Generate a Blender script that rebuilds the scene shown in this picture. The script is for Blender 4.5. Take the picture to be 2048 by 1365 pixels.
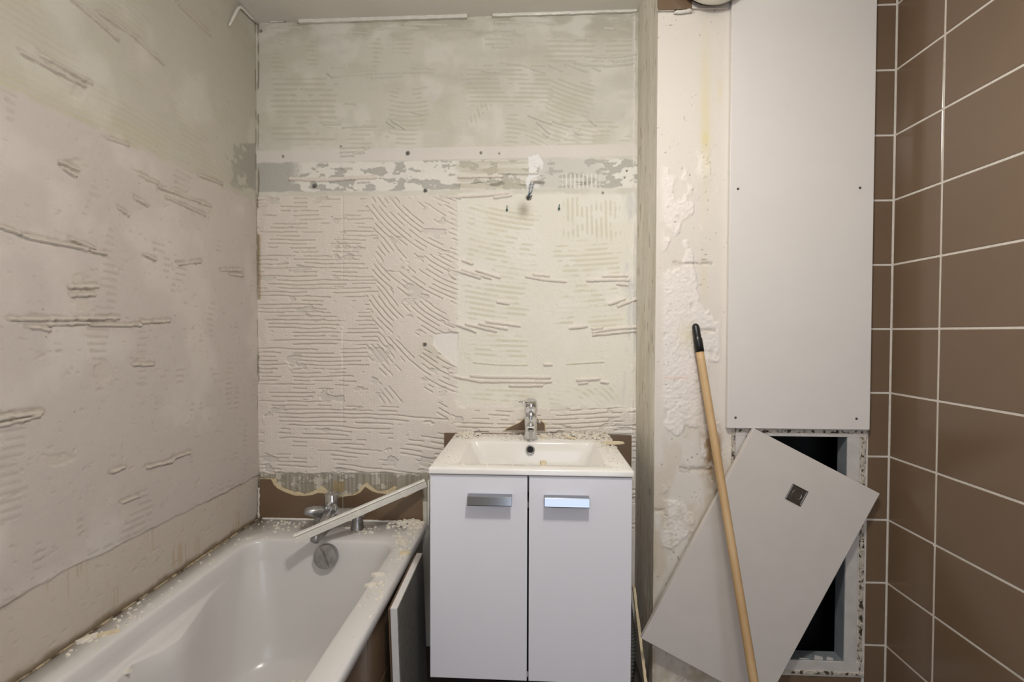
import bpy, bmesh, math, random
import numpy as np
from mathutils import Vector, Matrix

# ------------------------------------------------------------------ camera
for o in list(bpy.data.objects):
    bpy.data.objects.remove(o)
sc = bpy.context.scene
COL = sc.collection
EZ = 1.235                       # eye height above the floor
F = 910.0                        # focal length in pixels of the 2048 px frame (16 mm lens)
YAW, PITCH, ROLL = -0.04824, -0.01846, 0.00279
_cy, _sy, _cp, _sp = math.cos(YAW), math.sin(YAW), math.cos(PITCH), math.sin(PITCH)
_fw = np.array([_sy*_cp, _cy*_cp, _sp]); _r = np.array([_cy, -_sy, 0.0]); _u = np.cross(_r, _fw)
RT = math.cos(ROLL)*_r + math.sin(ROLL)*_u
UP = -math.sin(ROLL)*_r + math.cos(ROLL)*_u
FW = _fw
cam_d = bpy.data.cameras.new('camera'); cam = bpy.data.objects.new('camera', cam_d); COL.objects.link(cam)
cam_d.sensor_width = 36.0; cam_d.lens = 36.0*F/2048.0; cam_d.clip_start = 0.01
cam.matrix_world = Matrix(((RT[0], UP[0], -FW[0], 0), (RT[1], UP[1], -FW[1], 0), (RT[2], UP[2], -FW[2], EZ), (0, 0, 0, 1)))
sc.camera = cam

# ------------------------------------------------------------------ world, lights, exposure
w = bpy.data.worlds.new('world'); sc.world = w; w.use_nodes = True
w.node_tree.nodes['Background'].inputs[0].default_value = (0.72, 0.82, 1.0, 1)
w.node_tree.nodes['Background'].inputs[1].default_value = 0.5
sc.view_settings.view_transform = 'Standard'; sc.view_settings.look = 'None'
sc.view_settings.gamma = 1.0; sc.view_settings.use_curve_mapping = False
sc.view_settings.exposure = 0.12

def area(name, loc, rot, sx, sy, power, col, shape='RECTANGLE'):
    l = bpy.data.lights.new(name, 'AREA'); l.shape = shape; l.size = sx
    if shape in ('RECTANGLE', 'ELLIPSE'): l.size_y = sy
    l.energy = power; l.color = col
    o = bpy.data.objects.new(name, l); COL.objects.link(o); o.location = loc; o.rotation_euler = rot
    return o
LAMP = (0.12, 0.50, 2.26)
_l = bpy.data.lights.new('pendant_bulb_light', 'POINT'); _l.energy = 24.0; _l.color = (1.0, 0.975, 0.935); _l.shadow_soft_size = 0.07
_lo = bpy.data.objects.new('pendant_bulb_light', _l); COL.objects.link(_lo); _lo.location = LAMP
area('pendant_downlight', (LAMP[0], LAMP[1], LAMP[2]-0.06), (0, 0, 0), 0.14, 0.14, 8.0, (1.0, 0.975, 0.935), 'DISK')
area('doorway_daylight', (0.25, -0.93, 1.10), (math.radians(90), 0, 0), 0.8, 1.9, 10.0, (0.82, 0.89, 1.0))

# ------------------------------------------------------------------ room constants (metres, camera at the origin of X and Y)
D = 1.7492      # back wall
N = 1.4737      # front face of the service shaft
XL, XC, XR = -1.089, 0.387, 1.1126
ZC = EZ + 1.2055
YF = -0.90      # wall behind the camera
ZJ = EZ + 0.0143
T = 0.20; TW = 0.344; G = 0.0058
ZRIM = EZ - 0.740
ZTOP = EZ - 0.390

def ray(x, y):
    return FW + RT*(x-1024.0)/F - UP*(y-682.5)/F
def at(x, y, **k):
    d = ray(x, y)
    for a, v in k.items():
        if a == 'Z': v = v - EZ
        p = d*v/d['XYZ'.index(a)]
        return Vector((p[0], p[1], p[2]+EZ))
def proj(X, Y, Z):
    Z = Z-EZ
    d = X*FW[0]+Y*FW[1]+Z*FW[2]
    return (1024+F*(X*RT[0]+Y*RT[1]+Z*RT[2])/d, 682.5-F*(X*UP[0]+Y*UP[1]+Z*UP[2])/d)

# ------------------------------------------------------------------ naming helpers
def tag(o, label=None, cat=None, group=None, kind=None):
    if label: o['label'] = label
    if cat: o['category'] = cat
    if group: o['group'] = group
    if kind: o['kind'] = kind
    return o
def empty(name, loc, label=None, cat=None, group=None):
    o = bpy.data.objects.new(name, None); COL.objects.link(o); o.location = loc; o.empty_display_size = 0.05
    return tag(o, label, cat, group)
def link(name, me, mat, parent=None, smooth=False):
    o = bpy.data.objects.new(name, me); COL.objects.link(o)
    if mat is not None and len(me.materials) == 0: me.materials.append(mat)
    if smooth: me.polygons.foreach_set('use_smooth', [True]*len(me.polygons))
    if parent is not None:
        o.parent = parent
        o.location = -Vector(parent_world(parent))
    return o
def parent_world(p):
    v = Vector(p.location)
    q = p.parent
    while q is not None:
        v = v + Vector(q.location); q = q.parent
    return v
def from_bm(name, bm, mat, parent=None, smooth=False, bevel=0.0, seg=2):
    bm.normal_update()
    me = bpy.data.meshes.new(name); bm.to_mesh(me); bm.free()
    o = link(name, me, mat, parent, smooth)
    if bevel:
        m = o.modifiers.new('bevel', 'BEVEL'); m.width = bevel; m.segments = seg; m.limit_method = 'ANGLE'
        m.angle_limit = math.radians(40); m.harden_normals = False
    return o
def box_bm(x0, x1, y0, y1, z0, z1, bm=None):
    bm = bm or bmesh.new()
    vs = [bm.verts.new((x, y, z)) for z in (z0, z1) for y in (y0, y1) for x in (x0, x1)]
    for f in ((0, 2, 3, 1), (4, 5, 7, 6), (0, 1, 5, 4), (2, 6, 7, 3), (0, 4, 6, 2), (1, 3, 7, 5)):
        bm.faces.new([vs[i] for i in f])
    return bm
def box(name, x0, x1, y0, y1, z0, z1, mat, parent=None, bevel=0.0):
    return from_bm(name, box_bm(x0, x1, y0, y1, z0, z1), mat, parent, False, bevel)
def tube_bm(pts, rad, n=12, bm=None, caps=True):
    """tube along points; rad a number or list"""
    bm = bm or bmesh.new()
    pts = [Vector(p) for p in pts]
    if not hasattr(rad, '__len__'): rad = [rad]*len(pts)
    rings = []
    t0 = (pts[1]-pts[0]).normalized()
    a = Vector((0, 0, 1)) if abs(t0.z) < 0.9 else Vector((1, 0, 0))
    nrm = t0.cross(a).normalized()
    for i, p in enumerate(pts):
        if i == 0: t = t0
        elif i == len(pts)-1: t = (pts[-1]-pts[-2]).normalized()
        else: t = ((pts[i+1]-p).normalized()+(p-pts[i-1]).normalized()).normalized()
        if t.length < 1e-6: t = t0
        nrm = (nrm-t*nrm.dot(t)).normalized(); b = t.cross(nrm)
        rings.append([bm.verts.new(p+(nrm*math.cos(2*math.pi*k/n)+b*math.sin(2*math.pi*k/n))*rad[i]) for k in range(n)])
    for i in range(len(rings)-1):
        for k in range(n):
            bm.faces.new((rings[i][k], rings[i][(k+1) % n], rings[i+1][(k+1) % n], rings[i+1][k]))
    if caps:
        bm.faces.new(rings[0][::-1]); bm.faces.new(rings[-1])
    return bm
def lathe_bm(axis0, axisdir, prof, n=32, bm=None):
    """prof: list of (distance along the axis, radius)"""
    d = Vector(axisdir).normalized(); a = Vector(axis0)
    h = Vector((0, 0, 1)) if abs(d.z) < 0.9 else Vector((1, 0, 0))
    e1 = d.cross(h).normalized(); e2 = d.cross(e1)
    bm = bm or bmesh.new(); rings = []
    for s, r in prof:
        if r < 1e-6: rings.append([bm.verts.new(a+d*s)])
        else: rings.append([bm.verts.new(a+d*s+(e1*math.cos(2*math.pi*k/n)+e2*math.sin(2*math.pi*k/n))*r) for k in range(n)])
    for A, B in zip(rings, rings[1:]):
        for k in range(n):
            k2 = (k+1) % n
            if len(A) == 1 and len(B) == 1: continue
            if len(A) == 1: bm.faces.new((A[0], B[k2], B[k]))
            elif len(B) == 1: bm.faces.new((A[k], A[k2], B[0]))
            else: bm.faces.new((A[k], A[k2], B[k2], B[k]))
    bmesh.ops.recalc_face_normals(bm, faces=bm.faces)
    return bm
def poly_bm(front, back_off, bm=None):
    """extruded polygon: front points plus an offset vector for the back"""
    bm = bm or bmesh.new()
    off = Vector(back_off)
    a = [bm.verts.new(Vector(p)) for p in front]; b = [bm.verts.new(Vector(p)+off) for p in front]
    bm.faces.new(a); bm.faces.new(b[::-1]); n = len(a)
    for i in range(n): bm.faces.new((a[i], b[i], b[(i+1) % n], a[(i+1) % n]))
    bmesh.ops.recalc_face_normals(bm, faces=bm.faces)
    return bm

# ------------------------------------------------------------------ materials
def srgb(r, g, b):
    f = lambda c: (c/255/12.92) if c/255 <= 0.04045 else ((c/255+0.055)/1.055)**2.4
    return (f(r), f(g), f(b))
def mat(name, col, rough=0.5, metal=0.0, var=0.0, vscale=20.0, bump=0.0, bscale=200.0, col2=None, coat=0.0, spec=0.5, thr=None):
    m = bpy.data.materials.new(name); m.use_nodes = True
    nt = m.node_tree; p = nt.nodes['Principled BSDF']
    p.inputs['Base Color'].default_value = (*col, 1); p.inputs['Roughness'].default_value = rough
    p.inputs['Metallic'].default_value = metal; p.inputs['Coat Weight'].default_value = coat
    p.inputs['Specular IOR Level'].default_value = spec
    tc = nt.nodes.new('ShaderNodeTexCoord')
    if var or col2:
        n = nt.nodes.new('ShaderNodeTexNoise'); n.inputs['Scale'].default_value = vscale; n.inputs['Detail'].default_value = 6
        nt.links.new(tc.outputs['Object'], n.inputs['Vector'])
        r = nt.nodes.new('ShaderNodeValToRGB')
        c2 = col2 if col2 else tuple(c*(1-var) for c in col)
        r.color_ramp.elements[0].color = (*c2, 1); r.color_ramp.elements[1].color = (*col, 1)
        lo, hi = thr if thr else (0.35, 0.65)
        r.color_ramp.elements[0].position = lo; r.color_ramp.elements[1].position = hi
        nt.links.new(n.outputs['Fac'], r.inputs['Fac']); nt.links.new(r.outputs['Color'], p.inputs['Base Color'])
    if bump:
        n2 = nt.nodes.new('ShaderNodeTexNoise'); n2.inputs['Scale'].default_value = bscale; n2.inputs['Detail'].default_value = 4
        nt.links.new(tc.outputs['Object'], n2.inputs['Vector'])
        b = nt.nodes.new('ShaderNodeBump'); b.inputs['Strength'].default_value = 1.0; b.inputs['Distance'].default_value = bump
        nt.links.new(n2.outputs['Fac'], b.inputs['Height']); nt.links.new(b.outputs['Normal'], p.inputs['Normal'])
    return m
def plaster_mat():
    """colour from the point attribute Col; its alpha masks the imprint of the tile backs"""
    m = bpy.data.materials.new('wall_plaster'); m.use_nodes = True
    nt = m.node_tree; p = nt.nodes['Principled BSDF']; p.inputs['Roughness'].default_value = 0.92
    p.inputs['Specular IOR Level'].default_value = 0.25
    at_ = nt.nodes.new('ShaderNodeAttribute'); at_.attribute_name = 'Col'
    tc = nt.nodes.new('ShaderNodeTexCoord')
    n = nt.nodes.new('ShaderNodeTexNoise'); n.inputs['Scale'].default_value = 260; n.inputs['Detail'].default_value = 5
    n.inputs['Roughness'].default_value = 0.65
    nt.links.new(tc.outputs['Object'], n.inputs['Vector'])
    mr = nt.nodes.new('ShaderNodeMapRange'); mr.inputs['To Min'].default_value = 0.93; mr.inputs['To Max'].default_value = 1.07
    nt.links.new(n.outputs['Fac'], mr.inputs['Value'])
    mx = nt.nodes.new('ShaderNodeVectorMath'); mx.operation = 'SCALE'
    nt.links.new(at_.outputs['Color'], mx.inputs[0]); nt.links.new(mr.outputs['Result'], mx.inputs['Scale'])
    nt.links.new(mx.outputs['Vector'], p.inputs['Base Color'])
    sep = nt.nodes.new('ShaderNodeSeparateXYZ'); nt.links.new(tc.outputs['Object'], sep.inputs[0])
    def math_(op, a, b=None):
        q = nt.nodes.new('ShaderNodeMath'); q.operation = op
        for i, v in enumerate((a, b)):
            if v is None: continue
            if isinstance(v, (int, float)): q.inputs[i].default_value = v
            else: nt.links.new(v, q.inputs[i])
        return q.outputs[0]
    h = math_('ADD', sep.outputs['X'], sep.outputs['Y'])
    k = 2*math.pi/0.0125
    s1 = math_('SINE', math_('MULTIPLY', math_('ADD', h, sep.outputs['Z']), k))
    s2 = math_('SINE', math_('MULTIPLY', math_('SUBTRACT', h, sep.outputs['Z']), k))
    cr = math_('MULTIPLY', math_('MULTIPLY', math_('MAXIMUM', s1, s2), 0.55), at_.outputs['Alpha'])
    hh = math_('ADD', math_('MULTIPLY', n.outputs['Fac'], 1.3), cr)
    b = nt.nodes.new('ShaderNodeBump'); b.inputs['Strength'].default_value = 0.8; b.inputs['Distance'].default_value = 0.0007
    nt.links.new(hh, b.inputs['Height']); nt.links.new(b.outputs['Normal'], p.inputs['Normal'])
    return m
M = {}
M['plaster'] = plaster_mat()
M['ceiling'] = mat('ceiling_paint', srgb(224, 219, 210), 0.9, var=0.05, vscale=4, bump=0.0004, bscale=300)
M['white_pvc'] = mat('white_pvc', srgb(232, 228, 218), 0.35, var=0.12, vscale=30)
M['enamel'] = mat('bath_enamel', srgb(216, 213, 210), 0.22, var=0.03, vscale=5)
M['ceramic'] = mat('basin_ceramic', srgb(238, 234, 228), 0.12, var=0.03, vscale=12)
M['laminate'] = mat('white_laminate', srgb(234, 232, 237), 0.22)
M['carcass'] = mat('cabinet_carcass', srgb(205, 202, 205), 0.4)
M['dark'] = mat('dark_gap', (0.012, 0.012, 0.013), 0.8)
M['tile'] = mat('brown_glazed_tile', srgb(117, 96, 76), 0.20, var=0.06, vscale=3)
M['biscuit'] = mat('tile_biscuit', srgb(224, 205, 168), 0.9, var=0.12, vscale=80, bump=0.001, bscale=150)
M['grout'] = mat('white_grout', srgb(215, 207, 196), 0.9, var=0.1, vscale=60)
M['chrome'] = mat('chrome', (0.72, 0.73, 0.75), 0.08, 1.0)
M['handle_chrome'] = mat('handle_chrome', (0.32, 0.34, 0.37), 0.15, 1.0)
M['dusty_chrome'] = mat('dusty_chrome', (0.46, 0.45, 0.44), 0.33, 0.85, var=0.3, vscale=45)
M['board'] = mat('white_board', srgb(226, 220, 214), 0.42, var=0.02, vscale=10)
M['board2'] = mat('hatch_cover_board', srgb(216, 208, 200), 0.5, var=0.03, vscale=14)
M['hatch_paint'] = mat('hatch_frame_paint', srgb(206, 200, 194), 0.5, var=0.12, vscale=25)
M['residue'] = mat('old_sealant_residue', srgb(196, 187, 172), 0.85, col2=srgb(70, 60, 48), vscale=70, thr=(0.41, 0.48), bump=0.002, bscale=120)
M['steel'] = mat('brushed_steel', (0.20, 0.18, 0.16), 0.32, 0.9)
M['wood'] = mat('broom_wood', srgb(204, 172, 128), 0.5, col2=srgb(188, 152, 106), vscale=6)
M['black'] = mat('black_plastic', (0.012, 0.012, 0.012), 0.35)
M['chip'] = mat('plaster_chip', srgb(238, 230, 216), 0.95, var=0.2, vscale=70, bump=0.001, bscale=200)
M['tilechip'] = mat('tile_chip', srgb(226, 210, 178), 0.9, var=0.15, vscale=60)
M['mould'] = mat('mouldy_sealant', srgb(176, 160, 132), 0.8, col2=srgb(82, 66, 46), vscale=40, thr=(0.42, 0.56), bump=0.002, bscale=120)
M['foam'] = mat('foam_core', srgb(222, 218, 214), 0.8, var=0.05, vscale=60)
M['cement'] = mat('cement_board', srgb(112, 110, 104), 0.8, var=0.2, vscale=60, bump=0.001, bscale=150)
M['shaft'] = mat('shaft_concrete_shade', (0.03, 0.03, 0.03), 0.9)  # near-black: the shade inside the closed shaft is put into the concrete colour
M['floor'] = mat('floor_screed', srgb(84, 75, 68), 0.85, var=0.3, vscale=8)
M['hose'] = mat('grey_hose', srgb(120, 118, 112), 0.6)
M['green'] = mat('green_plug', srgb(70, 105, 95), 0.5)
M['blue'] = mat('blue_wire', srgb(120, 140, 160), 0.5)
M['glass'] = mat('opal_glass', srgb(240, 236, 222), 0.18)
m = bpy.data.materials.new('lamp_diffuser'); m.use_nodes = True
m.node_tree.nodes['Principled BSDF'].inputs['Emission Color'].default_value = (1, 0.93, 0.83, 1)
m.node_tree.nodes['Principled BSDF'].inputs['Emission Strength'].default_value = 6.0
M['diffuser'] = m

# ------------------------------------------------------------------ noise
def _hash(ix, iy, seed):
    h = (ix.astype(np.int64)*374761393 + iy.astype(np.int64)*668265263 + seed*974634777) & 0x7fffffff
    h = ((h ^ (h >> 13))*1274126177) & 0x7fffffff
    return ((h ^ (h >> 16)) & 0xffff)/65535.0
def vnoise(x, y, seed=0):
    ix = np.floor(x); iy = np.floor(y); fx = x-ix; fy = y-iy
    fx = fx*fx*(3-2*fx); fy = fy*fy*(3-2*fy)
    a = _hash(ix, iy, seed); b = _hash(ix+1, iy, seed); c = _hash(ix, iy+1, seed); d = _hash(ix+1, iy+1, seed)
    return (a*(1-fx)+b*fx)*(1-fy)+(c*(1-fx)+d*fx)*fy
def fbm(x, y, seed=0, oct=4):
    s = 0; a = 0.5; t = 0
    for i in range(oct):
        s = s+a*vnoise(x, y, seed+i*17); t += a; a *= 0.5; x = x*2.03+5.1; y = y*2.03+3.7
    return s/t
def sst(a, b, x):
    t = np.clip((x-a)/(b-a), 0, 1); return t*t*(3-2*t)
def mixc(c, col, m):
    return c*(1-m[..., None])+np.array(col)[None, None, :]*m[..., None]
def inpoly(px, py, poly):
    r = np.zeros(px.shape, bool); n = len(poly)
    for i in range(n):
        x0, y0 = poly[i]; x1, y1 = poly[(i+1) % n]
        if y0 == y1: continue
        c = ((y0 > py) != (y1 > py)) & (px < (x1-x0)*(py-y0)/(y1-y0)+x0)
        r ^= c
    return r
def seg_dist(U, V, pts):
    best = np.full(U.shape, 1e9); tt = np.zeros(U.shape); tot = 0
    for (a, b), (c, d) in zip(pts, pts[1:]):
        L2 = (c-a)**2+(d-b)**2+1e-12
        t = np.clip(((U-a)*(c-a)+(V-b)*(d-b))/L2, 0, 1)
        q = np.hypot(U-a-t*(c-a), V-b-t*(d-b))
        m_ = q < best; best = np.where(m_, q, best)
    return best
def strokes(U, V, H, C, us, vs, lst, width, height, colour=None, seed=1, rag=0.35):
    """raised beads of adhesive along polylines given in wall metres"""
    for k, pts in enumerate(lst):
        pts = np.array(pts); pad = width*2
        i0, i1 = np.searchsorted(us, [pts[:, 0].min()-pad, pts[:, 0].max()+pad])
        j0, j1 = np.searchsorted(vs, [pts[:, 1].min()-pad, pts[:, 1].max()+pad])
        if i1-i0 < 2 or j1-j0 < 2: continue
        u = U[j0:j1, i0:i1]; v = V[j0:j1, i0:i1]
        q = seg_dist(u, v, pts)+ (fbm(u/0.011, v/0.011, seed+k, 2)-0.5)*width*rag
        b = 1-sst(width*0.36, width*0.52, q)
        H[j0:j1, i0:i1] = np.maximum(H[j0:j1, i0:i1], H[j0:j1, i0:i1]*(1-b)+ (H[j0:j1, i0:i1]*0.3+height)*b)
        if colour is not None:
            C[j0:j1, i0:i1, :3] = C[j0:j1, i0:i1, :3]*(1-b[..., None])+np.array(colour)*b[..., None]
def grid_wall(name, us, vs, P, Cc, flip, parent=None, kind='structure'):
    nv, nu = P.shape[:2]
    me = bpy.data.meshes.new(name)
    me.vertices.add(nu*nv); me.vertices.foreach_set('co', P.reshape(-1).astype(np.float32))
    idx = np.arange(nu*nv).reshape(nv, nu)
    q = np.stack([idx[:-1, :-1], idx[:-1, 1:], idx[1:, 1:], idx[1:, :-1]], -1).reshape(-1, 4)
    if flip: q = q[:, ::-1]
    nf = len(q)
    me.loops.add(nf*4); me.loops.foreach_set('vertex_index', q.reshape(-1).astype(np.int32))
    me.polygons.add(nf); me.polygons.foreach_set('loop_start', np.arange(0, nf*4, 4, dtype=np.int32))
    me.polygons.foreach_set('use_smooth', np.ones(nf, bool))
    a = me.color_attributes.new('Col', 'FLOAT_COLOR', 'POINT'); a.data.foreach_set('color', Cc.reshape(-1).astype(np.float32))
    me.update(); me.validate()
    o = link(name, me, M['plaster'], parent)
    if kind: o['kind'] = kind
    return o
def px2(lst, **plane):
    """pixel polylines to wall metres"""
    out = []
    for pl in lst:
        r = []
        for (x, y) in pl:
            p = at(x, y, **plane)
            r.append((p.x, p.z) if 'Y' in plane else (p.y, p.z))
        out.append(r)
    return out
def zoomed(lst, x0, y0, s):
    return [[(x0+x/s, y0+y/s) for (x, y) in pl] for pl in lst]

C_ADH = srgb(226, 216, 205)     # tile adhesive
C_CREAM = srgb(230, 225, 211)   # skim behind the removed splashback
C_GREEN = srgb(213, 207, 184)   # yellowish comb traces
C_UP = srgb(213, 208, 195)      # upper wall
C_GREY = srgb(182, 179, 170)    # bare grey patches
C_SUB = srgb(168, 161, 146)     # scratched old substrate
C_WHITE = srgb(236, 231, 222)

# ------------------------------------------------------------------ back wall
def build_wall_back():
    us = np.linspace(XL-0.012, XC+0.008, 738)
    vs = np.concatenate([np.linspace(0, ZRIM-0.02, 12)[:-1], np.linspace(ZRIM-0.02, ZC, 970)])
    U, V = np.meshgrid(us, vs)
    x, y = proj(U, D, V)
    H = (fbm(U/0.25, V/0.25, 3)-0.5)*0.004+(fbm(U/0.02, V/0.02, 9, 3)-0.5)*0.0010
    C = np.ones(U.shape+(4,)); C[..., 3] = 0
    jx = (fbm(x/14, y/14, 21)-0.5)*14; jy = (fbm(x/16, y/16, 22)-0.5)*14
    c = np.broadcast_to(np.array(C_UP), U.shape+(3,)).copy()
    # upper area: mottled, with yellowish traces of the notched trowel
    c = mixc(c, C_WHITE, 0.35*sst(0.48, 0.68, fbm(x/55, y/75, 31)))
    c = mixc(c, C_GREY, 0.22*sst(0.60, 0.75, fbm(x/110, y/40, 33)))
    tr = np.zeros(U.shape)
    def arc(cx, cy, per, box_, ph=0.0):
        x0, x1, y0, y1 = box_
        r = np.hypot(x-cx, y-cy)
        s = 0.5+0.5*np.sin(2*np.pi*r/per+ph)
        m = sst(x0-8, x0+18, x+jx*2.2)*(1-sst(x1-18, x1+8, x+jx*2.2))*sst(y0-8, y0+14, y+jy*1.6)*(1-sst(y1-14, y1+8, y+jy*1.6))
        m = m*sst(0.27, 0.46, fbm(x/30+cx, y/24, 34, 3))
        return s*m
    for a in ((960, 5200, 9, (930, 1110, 125, 215)), (1010, 420, 9, (1000, 1100, 205, 300)), (1290, -250, 9, (1085, 1200, 155, 290)),
              (820, -4000, 9, (535, 575, 75, 145)), (820, -4000, 9, (605, 640, 75, 140)), (820, -4000, 9, (735, 770, 70, 140)), (820, -4000, 9, (785, 830, 70, 115)),
              (1150, -3000, 10, (1080, 1270, 70, 135)), (820, 60, 9, (765, 860, 170, 300)), (1160, 3000, 9, (1105, 1265, 235, 300)),
              (600, 5000, 11, (535, 680, 150, 290)), (740, -3000, 9, (690, 770, 240, 300)), (640, 300, 9, (925, 990, 200, 260))):
        tr = np.maximum(tr, arc(*a))
    up = (1-sst(292, 300, y+jy*0.3))
    c = mixc(c, srgb(192, 186, 163), 0.5*sst(0.35, 0.75, tr)*up)
    c = mixc(c, srgb(198, 192, 172), 0.35*up*sst(0.45, 0.65, fbm(x/60, y/35, 36)))
    H += 0.0005*tr*up
    # smudged top band under the ceiling
    top = 1-sst(48, 100, y+jy*2)
    c = mixc(c, srgb(176, 170, 152), 0.55*top*sst(0.35, 0.65, fbm(x/40, y/14, 37)))
    # smooth pale strips, grey patches of the old splash line
    st1 = sst(293, 297, y+0.02*(x-900))*(1-sst(318, 321, y+0.02*(x-900)))
    c = mixc(c, srgb(226, 219, 211), 0.8*st1)
    yb = y+0.012*(x-900)
    gr = sst(320, 324, yb+jy*0.5)*(1-sst(378, 382, yb+jy*0.3))
    gl = np.maximum(sst(0.55, 0.58, fbm(x/19, y/11, 41)+0.12*(fbm(x/4, y/3, 47, 2)-0.5)), np.maximum(1-sst(575, 605, x+jx*1.5), 0.5*sst(1070, 1085, x+jx)*(1-sst(1185, 1240, x+jx))))
    c = mixc(c, C_WHITE, 0.85*gr); c = mixc(c, C_GREY, 0.9*gr*gl)
    c = mixc(c, srgb(194, 187, 166), 0.7*gr*sst(905, 925, x+jx)*(1-sst(1050, 1062, x+jx*0.5))*(0.4+0.6*sst(0.35, 0.6, fbm(x/90, y/5, 43))))
    c = mixc(c, srgb(120, 115, 104), 0.7*gr*sst(362, 366, yb+jy*0.4)*(1-sst(372, 376, yb+jy*0.4))*sst(900, 930, x+jx)*(1-sst(1160, 1200, x))*sst(0.4, 0.55, fbm(x/30, y/5, 44)))
    c = mixc(c, C_WHITE, 0.8*gr*sst(1120, 1130, x)*(1-sst(1190, 1210, x))*sst(345, 350, y)*sst(0.2, 0.7, np.sin(x*0.75)))
    H -= 0.0022*gr*gl
    H += 0.0008*st1
    # white filler splash with the cable
    wf = inpoly(x+jx*0.5, y+jy*0.5, [(1055, 315), (1075, 310), (1087, 325), (1084, 342), (1078, 330), (1070, 350), (1080, 352), (1062, 360), (1055, 380), (1052, 362), (1058, 340)])
    c = mixc(c, srgb(240, 238, 234), wf*0.95); H += 0.0015*wf
    # cream skim at right
    cr = sst(384, 392, y+jy*0.6)*(1-sst(806, 814, y+jy*0.6-0.01*(x-900)))*sst(912, 918, x+jx*0.25)
    cc = np.broadcast_to(np.array(C_CREAM), c.shape).copy()
    cc = mixc(cc, C_WHITE, 0.5*sst(0.45, 0.65, fbm(x/80, y/70, 51)))
    t2 = np.zeros(U.shape)
    for a in ((1120, -150, 10, (930, 1080, 410, 560)), (1130, -420, 10.5, (925, 1060, 560, 640)), (1090, -900, 10.5, (1110, 1250, 560, 660)), (1070, -900, 10, (930, 1060, 670, 730)),
              (3000, 400, 9.5, (1125, 1245, 395, 480)), (1080, -900, 10, (930, 1080, 775, 810)), (1100, 900, 10, (1090, 1240, 770, 810)), (1080, -1200, 10, (1100, 1250, 480, 560))):
        t2 = np.maximum(t2, arc(*a))
    cc = mixc(cc, C_GREEN, 0.75*sst(0.3, 0.75, t2)*sst(0.32, 0.5, fbm(x/40, y/26, 52)))
    cc = mixc(cc, srgb(205, 203, 200), 0.7*sst(1240, 1262, x+jx)*sst(0.4, 0.6, fbm(x/20, y/50, 53)))
    c = c*(1-cr[..., None])+cc*cr[..., None]
    H += cr*0.0006*t2
    sm = np.hypot((x-1047)/14, (y-420)/18); c = mixc(c, srgb(150, 142, 122), 0.75*np.exp(-sm**2*1.6))
    # thick combed adhesive
    adh = sst(390, 396, y+jy*0.8)*(1-sst(908, 920, x+jx*0.9))*(1-sst(944, 950, y+jy*0.7))
    low = sst(808, 816, y+jy*0.9-0.012*(x-900))*sst(900, 912, x)
    adh = np.maximum(adh, low)
    hole = inpoly(x+jx*0.3, y+jy*0.3, [(868, 668), (915, 664), (917, 735), (880, 705), (866, 690)])
    adh = adh*(1-hole)
    c = mixc(c, C_WHITE, hole*0.95)
    P0 = 0.0064
    wob = (fbm(x/60, y/22, 61)-0.5)*7
    # phases
    pa = (y+wob)/8.05 + 0.0006*np.sin(x/50)
    pa_low = (y+wob-0.00025*(x-515)**2*sst(770, 960, y))/8.05
    jb = y+18*np.sin(x/37.0)
    band = np.floor((jb-395)/98.0)
    cyb = 395+98*band+49-228
    rr = np.hypot(x-1008, y-cyb)+wob*0.5
    pb = rr/9.2
    sel = sst(-6, 6, x+jx*1.2-(732+0.30*(np.mod(y-395, 98))))
    sel = sel*(1-sst(792, 800, y+jy+ -0.25*(x-735)))*(1-sst(925, 930, x))
    curved = sel > 0.5
    ph = np.where(curved, pb, np.where(y > 780, pa_low, pa))
    rp = np.where(low > 0.5, (y+wob*0.8+0.00016*(x-1050)**2)/8.6, ph)
    fr = rp-np.floor(rp)
    g = sst(0.53, 0.585, fr)*(1-sst(0.70, 0.97, fr))          # the groove: sharp upper lip, soft lower side
    lid = np.floor(rp)
    along = np.where(curved, x+y*0.5, x)
    # plateaus: where the tile pressed the adhesive flat
    nz = 0.62*fbm(x/58+0.0*lid, y/44, 71, 3)+0.38*vnoise(along/26, lid*1.7, 72)
    m_g = sst(0.475, 0.50, nz+0.09*(np.abs(np.mod(x-515, 172)-86) < 14)-0.06*sst(0, 1, np.exp(-((y-905)/30)**2)))
    edge = np.clip(np.minimum(x-515, 40)/40, 0, 1)
    m_g = np.maximum(m_g, 0)
    fine = (fbm(x/5, y/5, 73, 2)-0.5)
    h_adh = P0*(1-0.95*g*m_g) + 0.0007*fine*m_g + 0.0006*(m_g < 0.5)*0
    # ragged left edge next to the corner, crumbly
    rag = (1-sst(517, 536, x+jx*0.9))*sst(390, 420, y)
    h_adh = h_adh*(1-0.6*rag)+0.002*rag*fbm(x/4, y/4, 75)
    bare = sst(0.70, 0.74, fbm(x/34, y/20, 77))
    h_adh = h_adh*(1-0.75*bare)
    H = H*(1-0.5*adh)+adh*h_adh
    ca = np.broadcast_to(np.array(C_ADH), c.shape).copy()
    ca = mixc(ca, C_GREY, 0.35*bare)
    ca = mixc(ca, srgb(214, 205, 190), 0.6*g*m_g)
    ca = mixc(ca, srgb(196, 186, 160), 0.5*np.exp(-((x-868)/34)**2-((y-706)/20)**2))
    ca = mixc(ca, C_WHITE, 0.25*sst(640, 920, x))
    c = c*(1-adh[..., None])+ca*adh[..., None]
    C[..., 3] = adh*(1-m_g)*(1-bare)
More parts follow.
